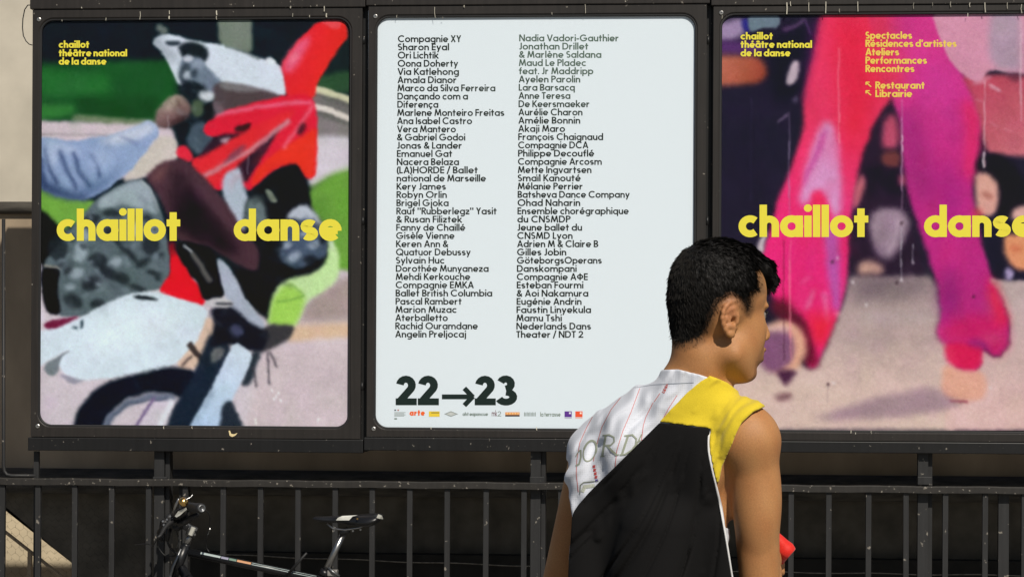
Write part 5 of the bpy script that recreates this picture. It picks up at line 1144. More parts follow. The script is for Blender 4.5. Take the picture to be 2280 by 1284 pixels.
# ------------------------------------------------------------------ the young man: smooth-blended volumes turned into meshes
PD = 3.855; S_ = PD / F_PX                                   # metres per photo pixel at his distance
ORG = CAM + Fv * PD                                          # local frame: X right, Y away, Z up (photo pixels)
def Q(px, py, Y=0.0):
    "local position (photo-pixel units at his distance) of an image point lying Y deeper"
    k = 1 + Y * S_ / PD
    return np.array([(px - PPX) * k, Y, (PPY - py) * k])
def toworld(V):
    V = np.asarray(V, float) * S_
    return np.stack([ORG[i] + R0[i] * V[..., 0] + Fv[i] * V[..., 1] + (V[..., 2] if i == 2 else 0) for i in range(3)], -1)
def smin(a, b, k):
    h = np.clip(.5 + .5 * (b - a) / k, 0, 1); return b * (1 - h) + a * h - k * h * (1 - h)
def zlist(segs):
    out = []
    for (a, b, st_) in segs: out += list(np.arange(a, b, st_))
    return np.array(out)
class Vol:
    def __init__(s, xs, ys, zs):
        s.xs, s.ys, s.zs = [np.asarray(a, np.float32) for a in (xs, ys, zs)]
        s.D = np.full((len(xs), len(ys), len(zs)), 60.0, np.float32)
    def sub(s, lo, hi):
        sl = []
        for a, l, h in ((s.xs, lo[0], hi[0]), (s.ys, lo[1], hi[1]), (s.zs, lo[2], hi[2])):
            i0 = max(0, np.searchsorted(a, l) - 1); i1 = min(len(a), np.searchsorted(a, h) + 1); sl.append(slice(i0, max(i0, i1)))
        X = s.xs[sl[0]][:, None, None]; Y = s.ys[sl[1]][None, :, None]; Z = s.zs[sl[2]][None, None, :]
        return tuple(sl), X, Y, Z
    def put(s, sl, d, k, mode='add'):
        if mode == 'add': s.D[sl] = smin(s.D[sl], d, k)
        else: s.D[sl] = -smin(-s.D[sl], d, k)               # carve
    def ell(s, c, r, rot=0.0, k=12, mode='add', tilt=0.0):
        c = np.asarray(c, np.float32); m = max(r) * 1.25 + k * 2 + 10
        sl, X, Y, Z = s.sub(c - m, c + m)
        x = X - c[0]; y = Y - c[1]; z = Z - c[2]
        ca, sa = math.cos(rot), math.sin(rot); u = x * ca + y * sa; v = -x * sa + y * ca
        if tilt: ct, st_ = math.cos(tilt), math.sin(tilt); u, z = u * ct + z * st_, -u * st_ + z * ct
        k0 = np.sqrt((u / r[0]) ** 2 + (v / r[1]) ** 2 + (z / r[2]) ** 2)
        k1 = np.sqrt((u / r[0] ** 2) ** 2 + (v / r[1] ** 2) ** 2 + (z / r[2] ** 2) ** 2) + 1e-6
        s.put(sl, (k0 * (k0 - 1) / k1).astype(np.float32), k, mode)
    def cone(s, a, b, ra, rb, k=12, mode='add'):
        a = np.asarray(a, np.float32); b = np.asarray(b, np.float32); m = max(ra, rb) + k * 2 + 8
        sl, X, Y, Z = s.sub(np.minimum(a, b) - m, np.maximum(a, b) + m)
        d = b - a; L2 = float(d @ d) + 1e-6
        t = np.clip(((X - a[0]) * d[0] + (Y - a[1]) * d[1] + (Z - a[2]) * d[2]) / L2, 0, 1)
        dd = np.sqrt((X - a[0] - t * d[0]) ** 2 + (Y - a[1] - t * d[1]) ** 2 + (Z - a[2] - t * d[2]) ** 2) - (ra + (rb - ra) * t)
        s.put(sl, dd.astype(np.float32), k, mode)
    def mesh(s):
        D = s.D; I = D < 0; xs, ys, zs = s.xs, s.ys, s.zs
        nx, ny, nz = D.shape
        cnt = np.zeros((nx - 1, ny - 1, nz - 1), np.int8)
        cor = [(i, j, k) for i in (0, 1) for j in (0, 1) for k in (0, 1)]
        for (i, j, k) in cor: cnt += I[i:nx - 1 + i, j:ny - 1 + j, k:nz - 1 + k]
        act = np.argwhere((cnt > 0) & (cnt < 8)); idm = np.full(cnt.shape, -1, np.int32)
        idm[act[:, 0], act[:, 1], act[:, 2]] = np.arange(len(act))
        acc = np.zeros((len(act), 3)); n = np.zeros(len(act))
        for (i, j, k) in cor:
            for ax in range(3):
                c2 = [i, j, k]
                if c2[ax] == 1: continue
                c2[ax] = 1
                a = act + (i, j, k); b = act + c2
                da = D[a[:, 0], a[:, 1], a[:, 2]]; db_ = D[b[:, 0], b[:, 1], b[:, 2]]
                m = (da < 0) != (db_ < 0); t = np.where(m, da / np.where(m, da - db_, 1), 0)
                pa = np.stack([xs[a[:, 0]], ys[a[:, 1]], zs[a[:, 2]]], -1); pb = np.stack([xs[b[:, 0]], ys[b[:, 1]], zs[b[:, 2]]], -1)
                acc += np.where(m[:, None], pa + (pb - pa) * t[:, None], 0); n += m
        V = acc / n[:, None]; F = []
        for ax in range(3):
            sl0 = [slice(None)] * 3; sl1 = [slice(None)] * 3; sl0[ax] = slice(0, -1); sl1[ax] = slice(1, None)
            ch = np.argwhere(I[tuple(sl0)] != I[tuple(sl1)])
            o1, o2 = [(1, 2), (2, 0), (0, 1)][ax]
            ok = (ch[:, o1] > 0) & (ch[:, o2] > 0) & (ch[:, o1] < D.shape[o1] - 1) & (ch[:, o2] < D.shape[o2] - 1); ch = ch[ok]
            q = []
            for (a, b) in ((-1, -1), (0, -1), (0, 0), (-1, 0)):
                c = ch.copy(); c[:, o1] += a; c[:, o2] += b; q.append(idm[c[:, 0], c[:, 1], c[:, 2]])
            q = np.stack(q, -1); ins = I[ch[:, 0], ch[:, 1], ch[:, 2]]; q[~ins] = q[~ins][:, ::-1]; F.append(q)
        return V, np.concatenate(F)
def poly_sd(px, pz, poly):
    "signed distance (negative inside) to a 2-D outline, vectorised"
    poly = np.asarray(poly, float); d = np.full(np.broadcast(px, pz).shape, 1e9); ins = np.zeros(d.shape, bool)
    for i in range(len(poly)):
        a = poly[i - 1]; b = poly[i]; e = b - a
        t = np.clip(((px - a[0]) * e[0] + (pz - a[1]) * e[1]) / (e @ e + 1e-9), 0, 1)
        d = np.minimum(d, (px - a[0] - t * e[0]) ** 2 + (pz - a[1] - t * e[1]) ** 2)
        if a[1] != b[1]: ins ^= ((a[1] > pz) != (b[1] > pz)) & (px < (b[0] - a[0]) * (pz - a[1]) / (b[1] - a[1]) + a[0])
    d = np.sqrt(d); return np.where(ins, -d, d)
def topx(X, Y, Z):
    k = 1 + Y * S_ / PD; return X / k + PPX, PPY - Z / k
# head frame: +x face direction, -y towards the camera (his right side)
PSI = R(30); HC = Q(1602, 700, 0); cP, sP = math.cos(PSI), math.sin(PSI)
def H(x, y, z): return np.array([HC[0] + x * cP - y * sP, HC[1] + x * sP + y * cP, HC[2] + z])
def head(v, grow=0.0, full=True):
    g = grow
    v.ell(H(-4, 0, 62), (108 + g, 92 + g, 104 + g), PSI, 10)
    v.ell(H(-26, 0, 30), (78 + g, 82 + g, 92 + g), PSI, 16)
    v.ell(H(34, 0, 44), (76 + g, 72 + g, 78 + g), PSI, 16)
    v.cone(Q(1557, 680, 0), Q(1559, 800, 4), 65, 60, 18)
    if not full: return
    v.ell(H(46, 0, -34), (62, 60, 94), PSI, 16)                     # face mass
    for s in (-1, 1):
        v.ell(H(50, 38 * s, -32), (42, 28, 46), PSI, 22)            # cheeks
        v.cone(H(0, 54 * s, -86), H(48, 30 * s, -126), 22, 20, 30)  # jaw
        v.ell(H(90, 30 * s, 22), (12, 26, 8), PSI, 10)              # brow
        v.ell(H(100, 31 * s, 2), (16, 17, 11), PSI, 5, 'carve')     # eye socket
    v.ell(H(22, 0, -74), (70, 66, 58), PSI, 24)
    v.ell(H(62, 0, -130), (30, 34, 20), PSI, 18)                    # chin
    v.ell(H(84, 0, -84), (28, 32, 30), PSI, 16)                     # muzzle
    v.cone(H(104, 0, 14), H(125, 0, -40), 8, 11, 11)                # nose
    v.ell(H(121, 0, -46), (13, 12, 10), PSI, 5)
    for s in (-1, 1): v.ell(H(114, 10 * s, -49), (10, 8, 8), PSI, 4); v.ell(H(117, 8 * s, -57), (6, 4, 4), PSI, 2, 'carve')
    v.ell(H(110, 0, -75), (10, 22, 7.5), PSI, 5); v.ell(H(103, 0, -97), (12, 20, 8.5), PSI, 5)
    v.ell(H(116, 0, -85), (9, 24, 2.4), PSI, 2, 'carve')
    v.ell(H(80, 0, -72), (20, 30, 20), PSI, 10)
    for s in (-1, 1):                                               # ears
        def ip(px, py, Y):                                          # measured on the near ear, mirrored for the far one
            d = Q(px, py, Y) - HC; a_ = d[0] * cP + d[1] * sP; b_ = -d[0] * sP + d[1] * cP; return H(a_, b_ if s < 0 else -b_, d[2])
        rim = [(1641, 690, -76), (1640, 676, -80), (1634, 669, -86), (1624, 671, -92), (1615, 680, -97), (1610, 692, -99), (1608, 706, -98), (1610, 719, -95), (1614, 730, -91), (1620, 740, -86), (1626, 744, -82), (1631, 738, -78), (1634, 728, -74)]
        for a, b in zip(rim, rim[1:]): v.cone(ip(*a), ip(*b), 4.4, 4.4, 6)
        for q, r_ in (((1621, 690, -87), 11), ((1618, 706, -86), 11), ((1622, 722, -82), 11), ((1630, 696, -80), 11), ((1629, 684, -84), 10), ((1628, 726, -78), 9)): v.cone(ip(*q), ip(q[0] + 6, q[1], q[2] + 18), r_, r_, 4)
        v.cone(ip(1626, 738, -82), ip(1630, 744, -76), 6, 6, 4)

        v.ell(ip(1630, 704, -98), (8, 9, 17), PSI, 6, 'carve'); v.cone(ip(1641, 700, -78), ip(1640, 716, -76), 5.5, 5, 4); v.ell(ip(1633, 712, -86), (5, 13, 8), PSI, 2, 'carve'); v.cone(ip(1629, 680, -98), ip(1617, 692, -102), 2.6, 2.6, 4, 'carve')
        continue
        e = lambda a, b, c: H(a - 30, s * (85 + b), c - 2)
        v.ell(e(0, 2, 0), (17, 5, 34), PSI - s * .45, 4)
        rim = [(14, 4, 22), (10, 9, 34), (-2, 13, 39), (-14, 15, 33), (-19, 15, 18), (-19, 14, 0), (-14, 11, -18), (-6, 7, -32), (3, 4, -38), (9, 2, -30)]
        for a, b in zip(rim, rim[1:]): v.cone(e(*a), e(*b), 4.6, 4.6, 4)
        v.ell(e(4, 4, -30), (8, 5, 9), PSI, 4)
        anti = [(2, 6, 22), (-8, 9, 12), (-10, 9, -4), (-5, 7, -17), (4, 5, -20)]
        for a, b in zip(anti, anti[1:]): v.cone(e(*a), e(*b), 3.2, 3.2, 3)
        v.ell(e(4, 9, -4), (8, 6, 11), PSI, 3, 'carve'); v.ell(e(13, 4, -6), (5, 5, 9), PSI, 3)
        v.ell(e(-1, 11, 26), (7, 5, 6), PSI, 3, 'carve')
SH = R(28)                                                          # yaw of the shoulder line
def torso(v, g=0.0, k=26):
    v.ell(Q(1462, 1150, 60), (168 + g, 108 + g, 290 + g), -SH, k)
    v.ell(Q(1478, 985, 55), (165 + g, 92 + g, 112 + g), -SH, k)
    v.ell(Q(1404, 1010, 22), (62 + g, 60 + g, 90 + g), -SH, k); v.ell(Q(1560, 1020, -28), (60 + g, 52 + g, 92 + g), -SH, k)
    v.cone(Q(1508, 892, 32), Q(1352, 985, 130), 58 + g, 62 + g, k)
    v.cone(Q(1545, 886, 10), Q(1650, 948, -38), 44 + g, 50 + g, k)
    v.ell(Q(1460, 1560, 70), (158 + g, 100 + g, 130 + g), -SH, 40)
xs = zlist([(20, 330, 4.2), (330, 620, 2.5), (620, 670, 4.2)]); ys = zlist([(-150, 70, 2.9), (70, 470, 5.0)])
zs = zlist([(-2090, -1140, 15), (-1140, -900, 7), (-900, -540, 14), (-540, -130, 4.6), (-130, 285, 2.7)])
body = Vol(xs, ys, zs)
torso(body)
body.cone(Q(1562, 790, 0), Q(1540, 880, 20), 60, 68, 18)             # neck
body.cone(Q(1515, 850, 10), Q(1500, 900, 20), 44, 60, 26)
body.cone(Q(1602, 800, 14), Q(1590, 880, 10), 30, 44, 16)
head(body)
K3 = 3
# right arm (near), forearm forward, hand closed round the cloth
body.ell(Q(1664, 972, -52), (70, 64, 74), 0, 22)
body.cone(Q(1678, 985, -50), Q(1698, 1370, 4), 56, 42, 24)
body.ell(Q(1690, 1110, -40), (50, 50, 120), 0, 14)
body.cone(Q(1640, 1010, -20), Q(1630, 1120, 20), 40, 30, 22)          # lat fold behind the armpit
body.cone(Q(1702, 1372, 14), Q(1716, 1268, 270), 44, 29, 18)
body.ell(Q(1718, 1243, 318), (26, 44, 38), 0, 12)
for i, (a, b) in enumerate(((0, 0), (1, 4), (2, 4), (3, -2))):
    z0 = 1222 + i * 15
    body.cone(Q(1728, z0, 330 + b), Q(1742, z0 + 2, 362 - a * 3), 9.5, 9, 4); body.cone(Q(1742, z0 + 2, 362 - a * 3), Q(1726, z0 + 4, 384 - a * 3), 9, 8, 3); body.cone(Q(1726, z0 + 4, 384 - a * 3), Q(1712, z0 + 5, 366 - a * 3), 8, 7, 3)
body.cone(Q(1704, 1228, 306), Q(1700, 1206, 336), 12, 10.5, 5); body.cone(Q(1700, 1206, 336), Q(1712, 1196, 364), 10.5, 8.5, 3)
# left arm (far)
body.ell(Q(1322, 1012, 165), (60, 60, 66), 0, 22)
body.cone(Q(1312, 1035, 225), Q(1240, 1330, 330), 49, 40, 30)
body.cone(Q(1239, 1335, 330), Q(1236, 1600, 220), 41, 27, 18)
body.ell(Q(1238, 1660, 226), (20, 34, 50), 0, 12)
for i in range(4):
    y0 = 204 + i * 15
    L3 = (52, 60, 56, 42)[i]
    body.cone(Q(1238, 1690, y0), Q(1242, 1712 + L3 * .3, y0 + 1), 9.5, 9, 4); body.cone(Q(1242, 1712 + L3 * .3, y0 + 1), Q(1254, 1712 + L3, y0 + 3), 9, 8, 3)
body.cone(Q(1246, 1640, 206), Q(1258, 1672, 190), 12, 10, 5); body.cone(Q(1258, 1672, 190), Q(1262, 1700, 190), 10, 9, 3)
# legs
for (hx, hy, kx, ky, ax_, ay) in ((1395, 110, 1400, 60, 1405, 140), (1515, 30, 1540, 20, 1520, -30)):
    body.cone(Q(hx, 1620, hy), Q(kx, 2190, ky), 100, 66, 30); body.cone(Q(kx, 2190, ky), Q(kx, 2400, ky + 6), 62, 62, 20); body.cone(Q(kx, 2400, ky + 6), Q(ax_, 2760, ay), 62, 36, 20)
    body.cone(Q(ax_, 2790, ay), Q(ax_ + 70, 2828, ay + 110), 34, 30, 16)
V, F = body.mesh()
# laplacian relax lightly to hide the grid
def relax(V, F, it=2, lam=.5):
    n = len(V); e = np.concatenate([F[:, [0, 1]], F[:, [1, 2]], F[:, [2, 3]], F[:, [3, 0]]])
    a = np.concatenate([e[:, 0], e[:, 1]]); b = np.concatenate([e[:, 1], e[:, 0]]); c = np.bincount(a, minlength=n).astype(float); c[c == 0] = 1
    for _ in range(it):
        for l_ in (lam, -lam * 1.03):
            m = np.stack([np.bincount(a, weights=V[b, i], minlength=n) / c for i in range(3)], -1); V = V + (m - V) * l_
    return V
V = relax(V, F, 4)
hx, hy, hz = V[:, 0] - HC[0], V[:, 1] - HC[1], V[:, 2] - HC[2]
lx = hx * cP + hy * sP; ly = -hx * sP + hy * cP; lz = hz              # head-frame coordinates
hairline = [(1460, 500), (1760, 500), (1760, 625), (1718, 640), (1706, 612), (1694, 606), (1698, 630), (1701, 648), (1690, 654), (1681, 662), (1675, 690), (1669, 704), (1660, 697), (1650, 684), (1640, 670), (1626, 664), (1610, 672), (1600, 690), (1590, 712), (1580, 738), (1566, 762), (1540, 772), (1515, 778), (1495, 786), (1440, 800)]
def hairsd(lx, ly, lz):
    m = -np.abs(ly); X = HC[0] + lx * cP - m * sP; Y = HC[1] + lx * sP + m * cP; Z = HC[2] + lz
    px, py = topx(X, Y, Z); return poly_sd(px, py, hairline)
base = np.tile(np.array([.405, .190, .074]), (len(V), 1))
hz_m = V[:, 2] > -120
sd = np.full(len(V), 99.0); sel = hz_m & (lz > -110); sd[sel] = hairsd(lx[sel], ly[sel], lz[sel])
nz_ = rng.random(len(V))
frontf = np.clip((lx - 55) / 30, 0, 1) * np.clip((lz - 40) / 30, 0, 1)
t = (np.clip((-sd + 5) / (25 + 14 * np.clip((-lz - 10) / 50, 0, 1) - 13 * frontf), 0, 1) ** .6)[:, None]; t = t * (.8 + .2 * nz_[:, None])
base = base * (1 - t) + np.array([.020, .015, .012]) * t
lip = (np.abs(lz + 86) < 20) & (lx > 101) & (np.abs(ly) < 22) & (sd > 50 - 50); base[lip] = base[lip] * .3 + np.array([.20, .075, .05]) * .7
beard = (lx > 60) & (lz < -100) & (lz > -160); base[beard] *= np.array([.82, .80, .80])
blot = sum(np.sin(V[:, 0] * a + V[:, 2] * b + V[:, 1] * c_ + d_) for a, b, c_, d_ in ((.031, .022, .04, 0), (.05, -.043, .03, 1), (.02, .07, -.05, 2), (.11, .06, .08, 3))) / 4
base = base * (1 + .11 * blot[:, None] * np.array([.6, 1.2, 1.4]))
red = np.exp(-(((lx + 34) / 26) ** 2 + ((np.abs(ly) - 92) / 14) ** 2 + (lz / 42) ** 2)); base = base * (1 - red[:, None] * .4) + np.array([.46, .17, .10]) * red[:, None] * .4
SKIN = mat_vcol('sun_tanned_skin', rough=.52, spec=.32, grain=.09, gscale=420, sss=.06, bump=.28, bscale=900)
person = empty('person', tuple(toworld(Q(1470, 2866, 60)) * np.array([1, 1, 0]))); tag(person, 'young man seen from behind, cropped black hair, sleeveless white, yellow and black top', 'person')
Wb = toworld(V); bodyo = mk('body', Wb, F, SKIN, person, smooth=True, colors=base)
# ---- hair
hv = Vol(np.arange(330, 620, 2.2), np.arange(-130, 140, 2.4), np.arange(-40, 300, 2.2))
head(hv, -1.0, full=False)
hv.cone(Q(1562, 790, 0), Q(1545, 870, 20), 61, 66, 18)
X = hv.xs[:, None, None]; Y = hv.ys[None, :, None]; Z = hv.zs[None, None, :]
X, Y, Z = np.broadcast_arrays(X, Y, Z)
x_, y_, z_ = X - HC[0], Y - HC[1], Z - HC[2]; hlx = x_ * cP + y_ * sP; hly = -x_ * sP + y_ * cP; hlz = z_
near = hv.D < 40
sdh = np.full(hv.D.shape, 50.0); sdh[near] = hairsd(hlx[near], hly[near], hlz[near])
up = np.clip((hlz - 20) / 110, 0, 1)
thick = np.clip((-sdh - 12) * .10, -1.2, 2.0) + np.clip(-sdh - 20, 0, 60) * .06 + up * 4 * np.clip(-sdh / 30, 0, 1)
# coarse tufts
nse = np.zeros(hv.D.shape, np.float32)
for (fx, fy, fz, am, ph) in ((.09, .05, .11, 1.3, 0), (.17, .12, .08, 1.0, 1.7), (.27, .2, .15, .8, .4), (.05, .21, .3, .6, 2.2), (.38, .3, .1, .5, 1)):
    nse += am * np.sin(fx * X + 2 * np.sin(fy * Z + ph) + fz * Z * .6 + ph) * np.sin(fy * Y + fx * Z * .5 + ph * 2)
hv.D = (hv.D - thick - nse * (.25 + .35 * up)).astype(np.float32)
# swept fringe
fringe = Vol(hv.xs, hv.ys, hv.zs)
for (a, b, ra, rb) in (((60, -12, 136), (104, -30, 106), 25, 19), ((104, -30, 106), (123, -28, 80), 19, 13), ((123, -28, 80), (120, -32, 60), 12, 6),
                       ((50, 18, 138), (106, 6, 110), 26, 21), ((106, 6, 110), (128, 0, 82), 20, 14), ((128, 0, 82), (123, -2, 60), 13, 7),
                       ((50, 42, 130), (98, 34, 104), 26, 20), ((98, 34, 104), (118, 28, 78), 19, 13), ((36, -40, 128), (90, -50, 104), 22, 14), ((90, -50, 104), (106, -48, 86), 13, 7)):
    fringe.cone(H(*a), H(*b), ra, rb, 9)
fringe.D = fringe.D - nse * .25
ff = np.clip((hlx - 55) / 30, 0, 1) * np.clip((hlz - 40) / 30, 0, 1)
cut = np.maximum(hv.D, np.where(near, sdh + (13 + 10 * np.clip((-hlz - 10) / 50, 0, 1)) * (1 - ff), 50))
hv.D = smin(cut, fringe.D, 8).astype(np.float32)
Vh, Fh = hv.mesh(); Vh = relax(Vh, Fh, 1)
HAIR = mat_plain('black_hair', (.006, .005, .0045), rough=.65, scale=260, var=.6, bump=.9, stretch=(1, 1, .35), spec=.45)
Wh = toworld(Vh); hairo = mk('hair', Wh, Fh, HAIR, person, smooth=True)
# short hair strokes over the fade and the crown
def tri_samples(W, F, mask, n):
    f = F[mask]; i = rng.integers(0, len(f), n); a = rng.random((n, 2)); q = W[f[i]]
    p = q[:, 0] * (1 - a[:, :1]) * (1 - a[:, 1:]) + q[:, 1] * a[:, :1] * (1 - a[:, 1:]) + q[:, 2] * a[:, :1] * a[:, 1:] + q[:, 3] * (1 - a[:, :1]) * a[:, 1:]
    nn_ = np.cross(q[:, 2] - q[:, 0], q[:, 3] - q[:, 1]); nn_ /= np.linalg.norm(nn_, axis=1)[:, None] + 1e-12; return p, nn_
def strands(W, F, mask, n, length, width, flow, jit=.35, lift=.45):
    p, nn_ = tri_samples(W, F, mask, n)
    d = flow(p) + rng.normal(0, jit, p.shape); d = d - nn_ * (d * nn_).sum(1)[:, None]; d /= np.linalg.norm(d, axis=1)[:, None] + 1e-9
    d = d + nn_ * (lift * (.5 + rng.random((n, 1)))); L = length * (.5 + rng.random((n, 1)))
    sd_ = np.cross(d, nn_); sd_ /= np.linalg.norm(sd_, axis=1)[:, None] + 1e-9; w_ = width
    p = p - nn_ * .0004
    v = np.stack([p - sd_ * w_, p + sd_ * w_, p + d * L * .6 - nn_ * L * .05 + sd_ * w_ * .5, p + d * L - nn_ * L * .2], 1).reshape(-1, 3)
    k = np.arange(len(p))[:, None] * 4; return v, np.concatenate([k + np.array([[0, 1, 2, 3]])], 0)
hcw = toworld(H(-10, 0, 150)[None])[0]; fdir = toworld(H(100, 0, 0)[None])[0] - toworld(H(0, 0, 0)[None])[0]; fdir /= np.linalg.norm(fdir)
def flow(p):
    d = p - (hcw - fdir * .05); d = d / (np.linalg.norm(d, axis=1)[:, None] + 1e-9); d[:, 2] -= .5; return d + fdir * .35
sv, sf = [], []; off = 0
fsd = sd[F].mean(1); fm = (fsd < 4) & (fsd > -70) & (rng.random(len(F)) < np.clip((-fsd + 1) / 30, 0, 1) ** 1.3)
for (W_, F_, m_, n_, ln, wd, lf_) in ((Wb, F, fm, 30000, .0055, .00013, .28), (Wh, Fh, np.ones(len(Fh), bool), 42000, .0085, .00020, .35)):
    a, b = strands(W_, F_, m_, n_, ln, wd, flow, lift=lf_); sv.append(a); sf.append(b + off); off += len(a)
fringe_m = (Vh[Fh].mean(1)[:, 0] > HC[0] + 60) & (Vh[Fh].mean(1)[:, 2] > HC[2] + 60)
a, b = strands(Wh, Fh, fringe_m, 1200, .008, .0002, flow, lift=.2); sv.append(a); sf.append(b + off)
so_ = mk('hair_strands', np.concatenate(sv), np.concatenate(sf), mat_plain('black_hair_strand', (.0065, .0055, .0045), rough=.75, var=.5, spec=.2), hairo); so_["kind"] = 'stuff'
# ---- eyes, lashes, brows
EYEW = mat_plain('eye_white', (.22, .19, .17), rough=.2); EYED = mat_plain('dark_iris', (.015, .01, .008), rough=.15)
for s in (-1, 1):
    c = Vector(toworld(H(86, 31 * s, 1)[None])[0]); ax_ = Vector(fdir)
    e = MB().lathe([(-.0115 * math.cos(a), .0115 * math.sin(a)) for a in np.linspace(0, math.pi, 12)], c, ax_, 16).build('eye', EYEW, person, smooth=True)
    MB().lathe([(.0098, .0062), (.0112, .004), (.0118, 0)], c, ax_, 14).build('iris', EYED, e, smooth=True)
    lash = [Vector(toworld(H(*q)[None])[0]) for q in ((92, 48 * s, 2), (101, 42 * s, 8), (105, 32 * s, 10), (105, 22 * s, 7))]
    MB().tube(lash, [.0008, .0013, .0014, .0008], 6).build('eyelashes', HAIR, person, smooth=True)
    brow = [Vector(toworld(H(*q)[None])[0]) for q in ((86, 54 * s, 20), (99, 45 * s, 29), (106, 32 * s, 29), (108, 18 * s, 25))]
    MB().tube(brow, [.0009, .0022, .0026, .0014], 6).build('eyebrow', HAIR, person, smooth=True)

# ---- clothes
cx_ = np.arange(60, 620, 3.0); cy_ = np.arange(-170, 320, 4.0); cz_ = zlist([(-940, -520, 12), (-520, 30, 3.0)])
cl = Vol(cx_, cy_, cz_); torso(cl, 0.0)
cl.cone(Q(1562, 790, 0), Q(1540, 880, 20), 60, 70, 18); cl.cone(Q(1515, 850, 10), Q(1500, 900, 20), 44, 60, 26); cl.cone(Q(1602, 800, 14), Q(1590, 880, 10), 30, 46, 16)
cl.ell(Q(1664, 968, -50), (66, 62, 66), 0, 22); cl.ell(Q(1322, 1008, 146), (58, 60, 64), 0, 22)
cl.cone(Q(1640, 1010, -20), Q(1630, 1120, 20), 40, 30, 22)
cl.cone(Q(1322, 1060, 80), Q(1330, 1290, 70), 52, 52, 40)
X, Y, Z = np.broadcast_arrays(cx_[:, None, None], cy_[None, :, None], cz_[None, None, :])
PX_, PY_ = topx(X, Y, Z)
def wob(a, b, f, ph): return np.sin(a * f + 1.3 * np.sin(b * f * .37 + ph) + ph)
def ridge(s): return 1 - np.abs(s) ** .6 * 1.0
# white jersey folds: from the collar down to the left
u = (PX_ * .80 + PY_ * .60); w_ = (PX_ * .60 - PY_ * .80)
fold_w = 2.6 * wob(u, w_, .085, .4) + 2.0 * wob(u, w_, .19, 2.0) + 1.2 * wob(PY_, PX_, .07, 1) - 3 * np.exp(-(np.sin(u * .042 + .9 + .2 * np.sin(w_ * .03)) / .2) ** 2)
below = np.clip((PY_ - 1040) / 120, 0, 1); fold_w = fold_w + 2.5 * below * wob(PX_, PY_, .16, .5)
white = [(1470, 812), (1500, 800), (1590, 800), (1640, 872), (1634, 920), (1608, 970), (1594, 1030), (1596, 1070), (1611, 1128), (1617, 1172), (1650, 1176), (1662, 1300), (1690, 2000), (1200, 2000), (1264, 1300), (1276, 1150), (1270, 1112), (1256, 1070), (1252, 1031), (1262, 985), (1276, 935), (1282, 890), (1400, 800)]
W_ = Vol(cx_, cy_, cz_); W_.D = (cl.D - 7 - fold_w).astype(np.float32)
neckcut = ((PX_ - 1560) * .5 + (PY_ - 800) * .0) * 0
W_.D = np.maximum(W_.D, poly_sd(PX_, PY_, white)).astype(np.float32)
# neck opening: everything above a slanted plane through the collar line is removed
neck_pts = lambda P_: None
colz = np.interp(PX_, [1380, 1423, 1450, 1510, 1560, 1590, 1640, 1720], [800, 826, 822, 820, 832, 842, 858, 880])
W_.D = np.maximum(W_.D, (colz - PY_) * .8).astype(np.float32)
Vw, Fw = W_.mesh(); Vw = relax(Vw, Fw, 2)
# outer garment: yellow yoke, black body
uu = np.arctan2(PX_ - 1600, PY_ - 800); rr_ = np.sqrt((PX_ - 1600) ** 2 + (PY_ - 800) ** 2)
amp = np.clip((rr_ - 170) / 200, 0, 1)
ua = uu + .03 * np.sin(rr_ * .011 + 1); fold_b = amp * (4.5 * np.sin(ua * 24 + .6) - 10 * np.exp(-(np.sin(ua * 13 + 2.2) / .20) ** 2) - 6 * np.exp(-(np.sin(ua * 21 + .4) / .16) ** 2))
black = [(1469, 939), (1500, 942), (1540, 947), (1572, 951), (1582, 954), (1579, 975), (1580, 1000), (1584, 1020), (1589, 1045), (1596, 1072), (1602, 1100), (1608, 1127), (1614, 1160), (1620, 1192), (1628, 1240), (1635, 1284), (1660, 1400), (1680, 2000), (1240, 2000), (1255, 1400), (1267, 1284), (1269, 1240), (1273, 1192), (1275, 1153), (1279, 1138), (1288, 1124), (1310, 1098), (1337, 1070), (1366, 1042), (1396, 1012), (1431, 977)]
yellow = [(1469, 937), (1494, 909), (1533, 869), (1561, 846), (1577, 837), (1590, 820), (1610, 815), (1660, 850), (1700, 880), (1704, 902), (1678, 914), (1664, 927), (1651, 940), (1640, 962), (1631, 986), (1620, 1010), (1609, 1036), (1602, 1070), (1597, 1072), (1590, 1045), (1585, 1020), (1581, 1000), (1580, 975), (1583, 953), (1572, 950), (1540, 946), (1500, 941)]
cl2 = Vol(cx_, cy_, cz_); cl2.D = cl.D.copy()
cl2.cone(Q(1290, 1150, 40), Q(1300, 1290, 40), 28, 36, 20); cl2.cone(Q(1600, 1180, -20), Q(1606, 1300, -10), 42, 50, 24)
cl2.cone(Q(1460, 1180, -60), Q(1450, 1300, -50), 60, 76, 40)
Bk = Vol(cx_, cy_, cz_); Bk.D = np.maximum(np.minimum(cl2.D - 14 - fold_b, cl.D - 11 - fold_w), poly_sd(PX_, PY_, black)).astype(np.float32)
Vb, Fb = Bk.mesh(); Vb = relax(Vb, Fb, 7)
fold_y = 2.2 * wob(PX_ * .8 + PY_ * .6, PY_, .06, .2) - 10 * np.exp(-(poly_sd(PX_, PY_, [(1690, 880), (1655, 893), (1625, 912), (1606, 945), (1597, 985), (1592, 1020), (1592.5, 1020), (1597.5, 985), (1606.5, 945), (1625.5, 912), (1655.5, 893)]) / 5.0) ** 2) + 4.5 * np.exp(-(poly_sd(PX_, PY_, [(1700, 890), (1664, 906), (1636, 930), (1618, 965), (1604, 1010), (1604.5, 1010), (1618.5, 965), (1636.5, 930)]) / 9.0) ** 2)
colz2 = np.interp(PX_, [1560, 1578, 1596, 1620, 1643, 1674, 1694, 1720], [838, 833, 839, 849, 867, 876, 893, 910])
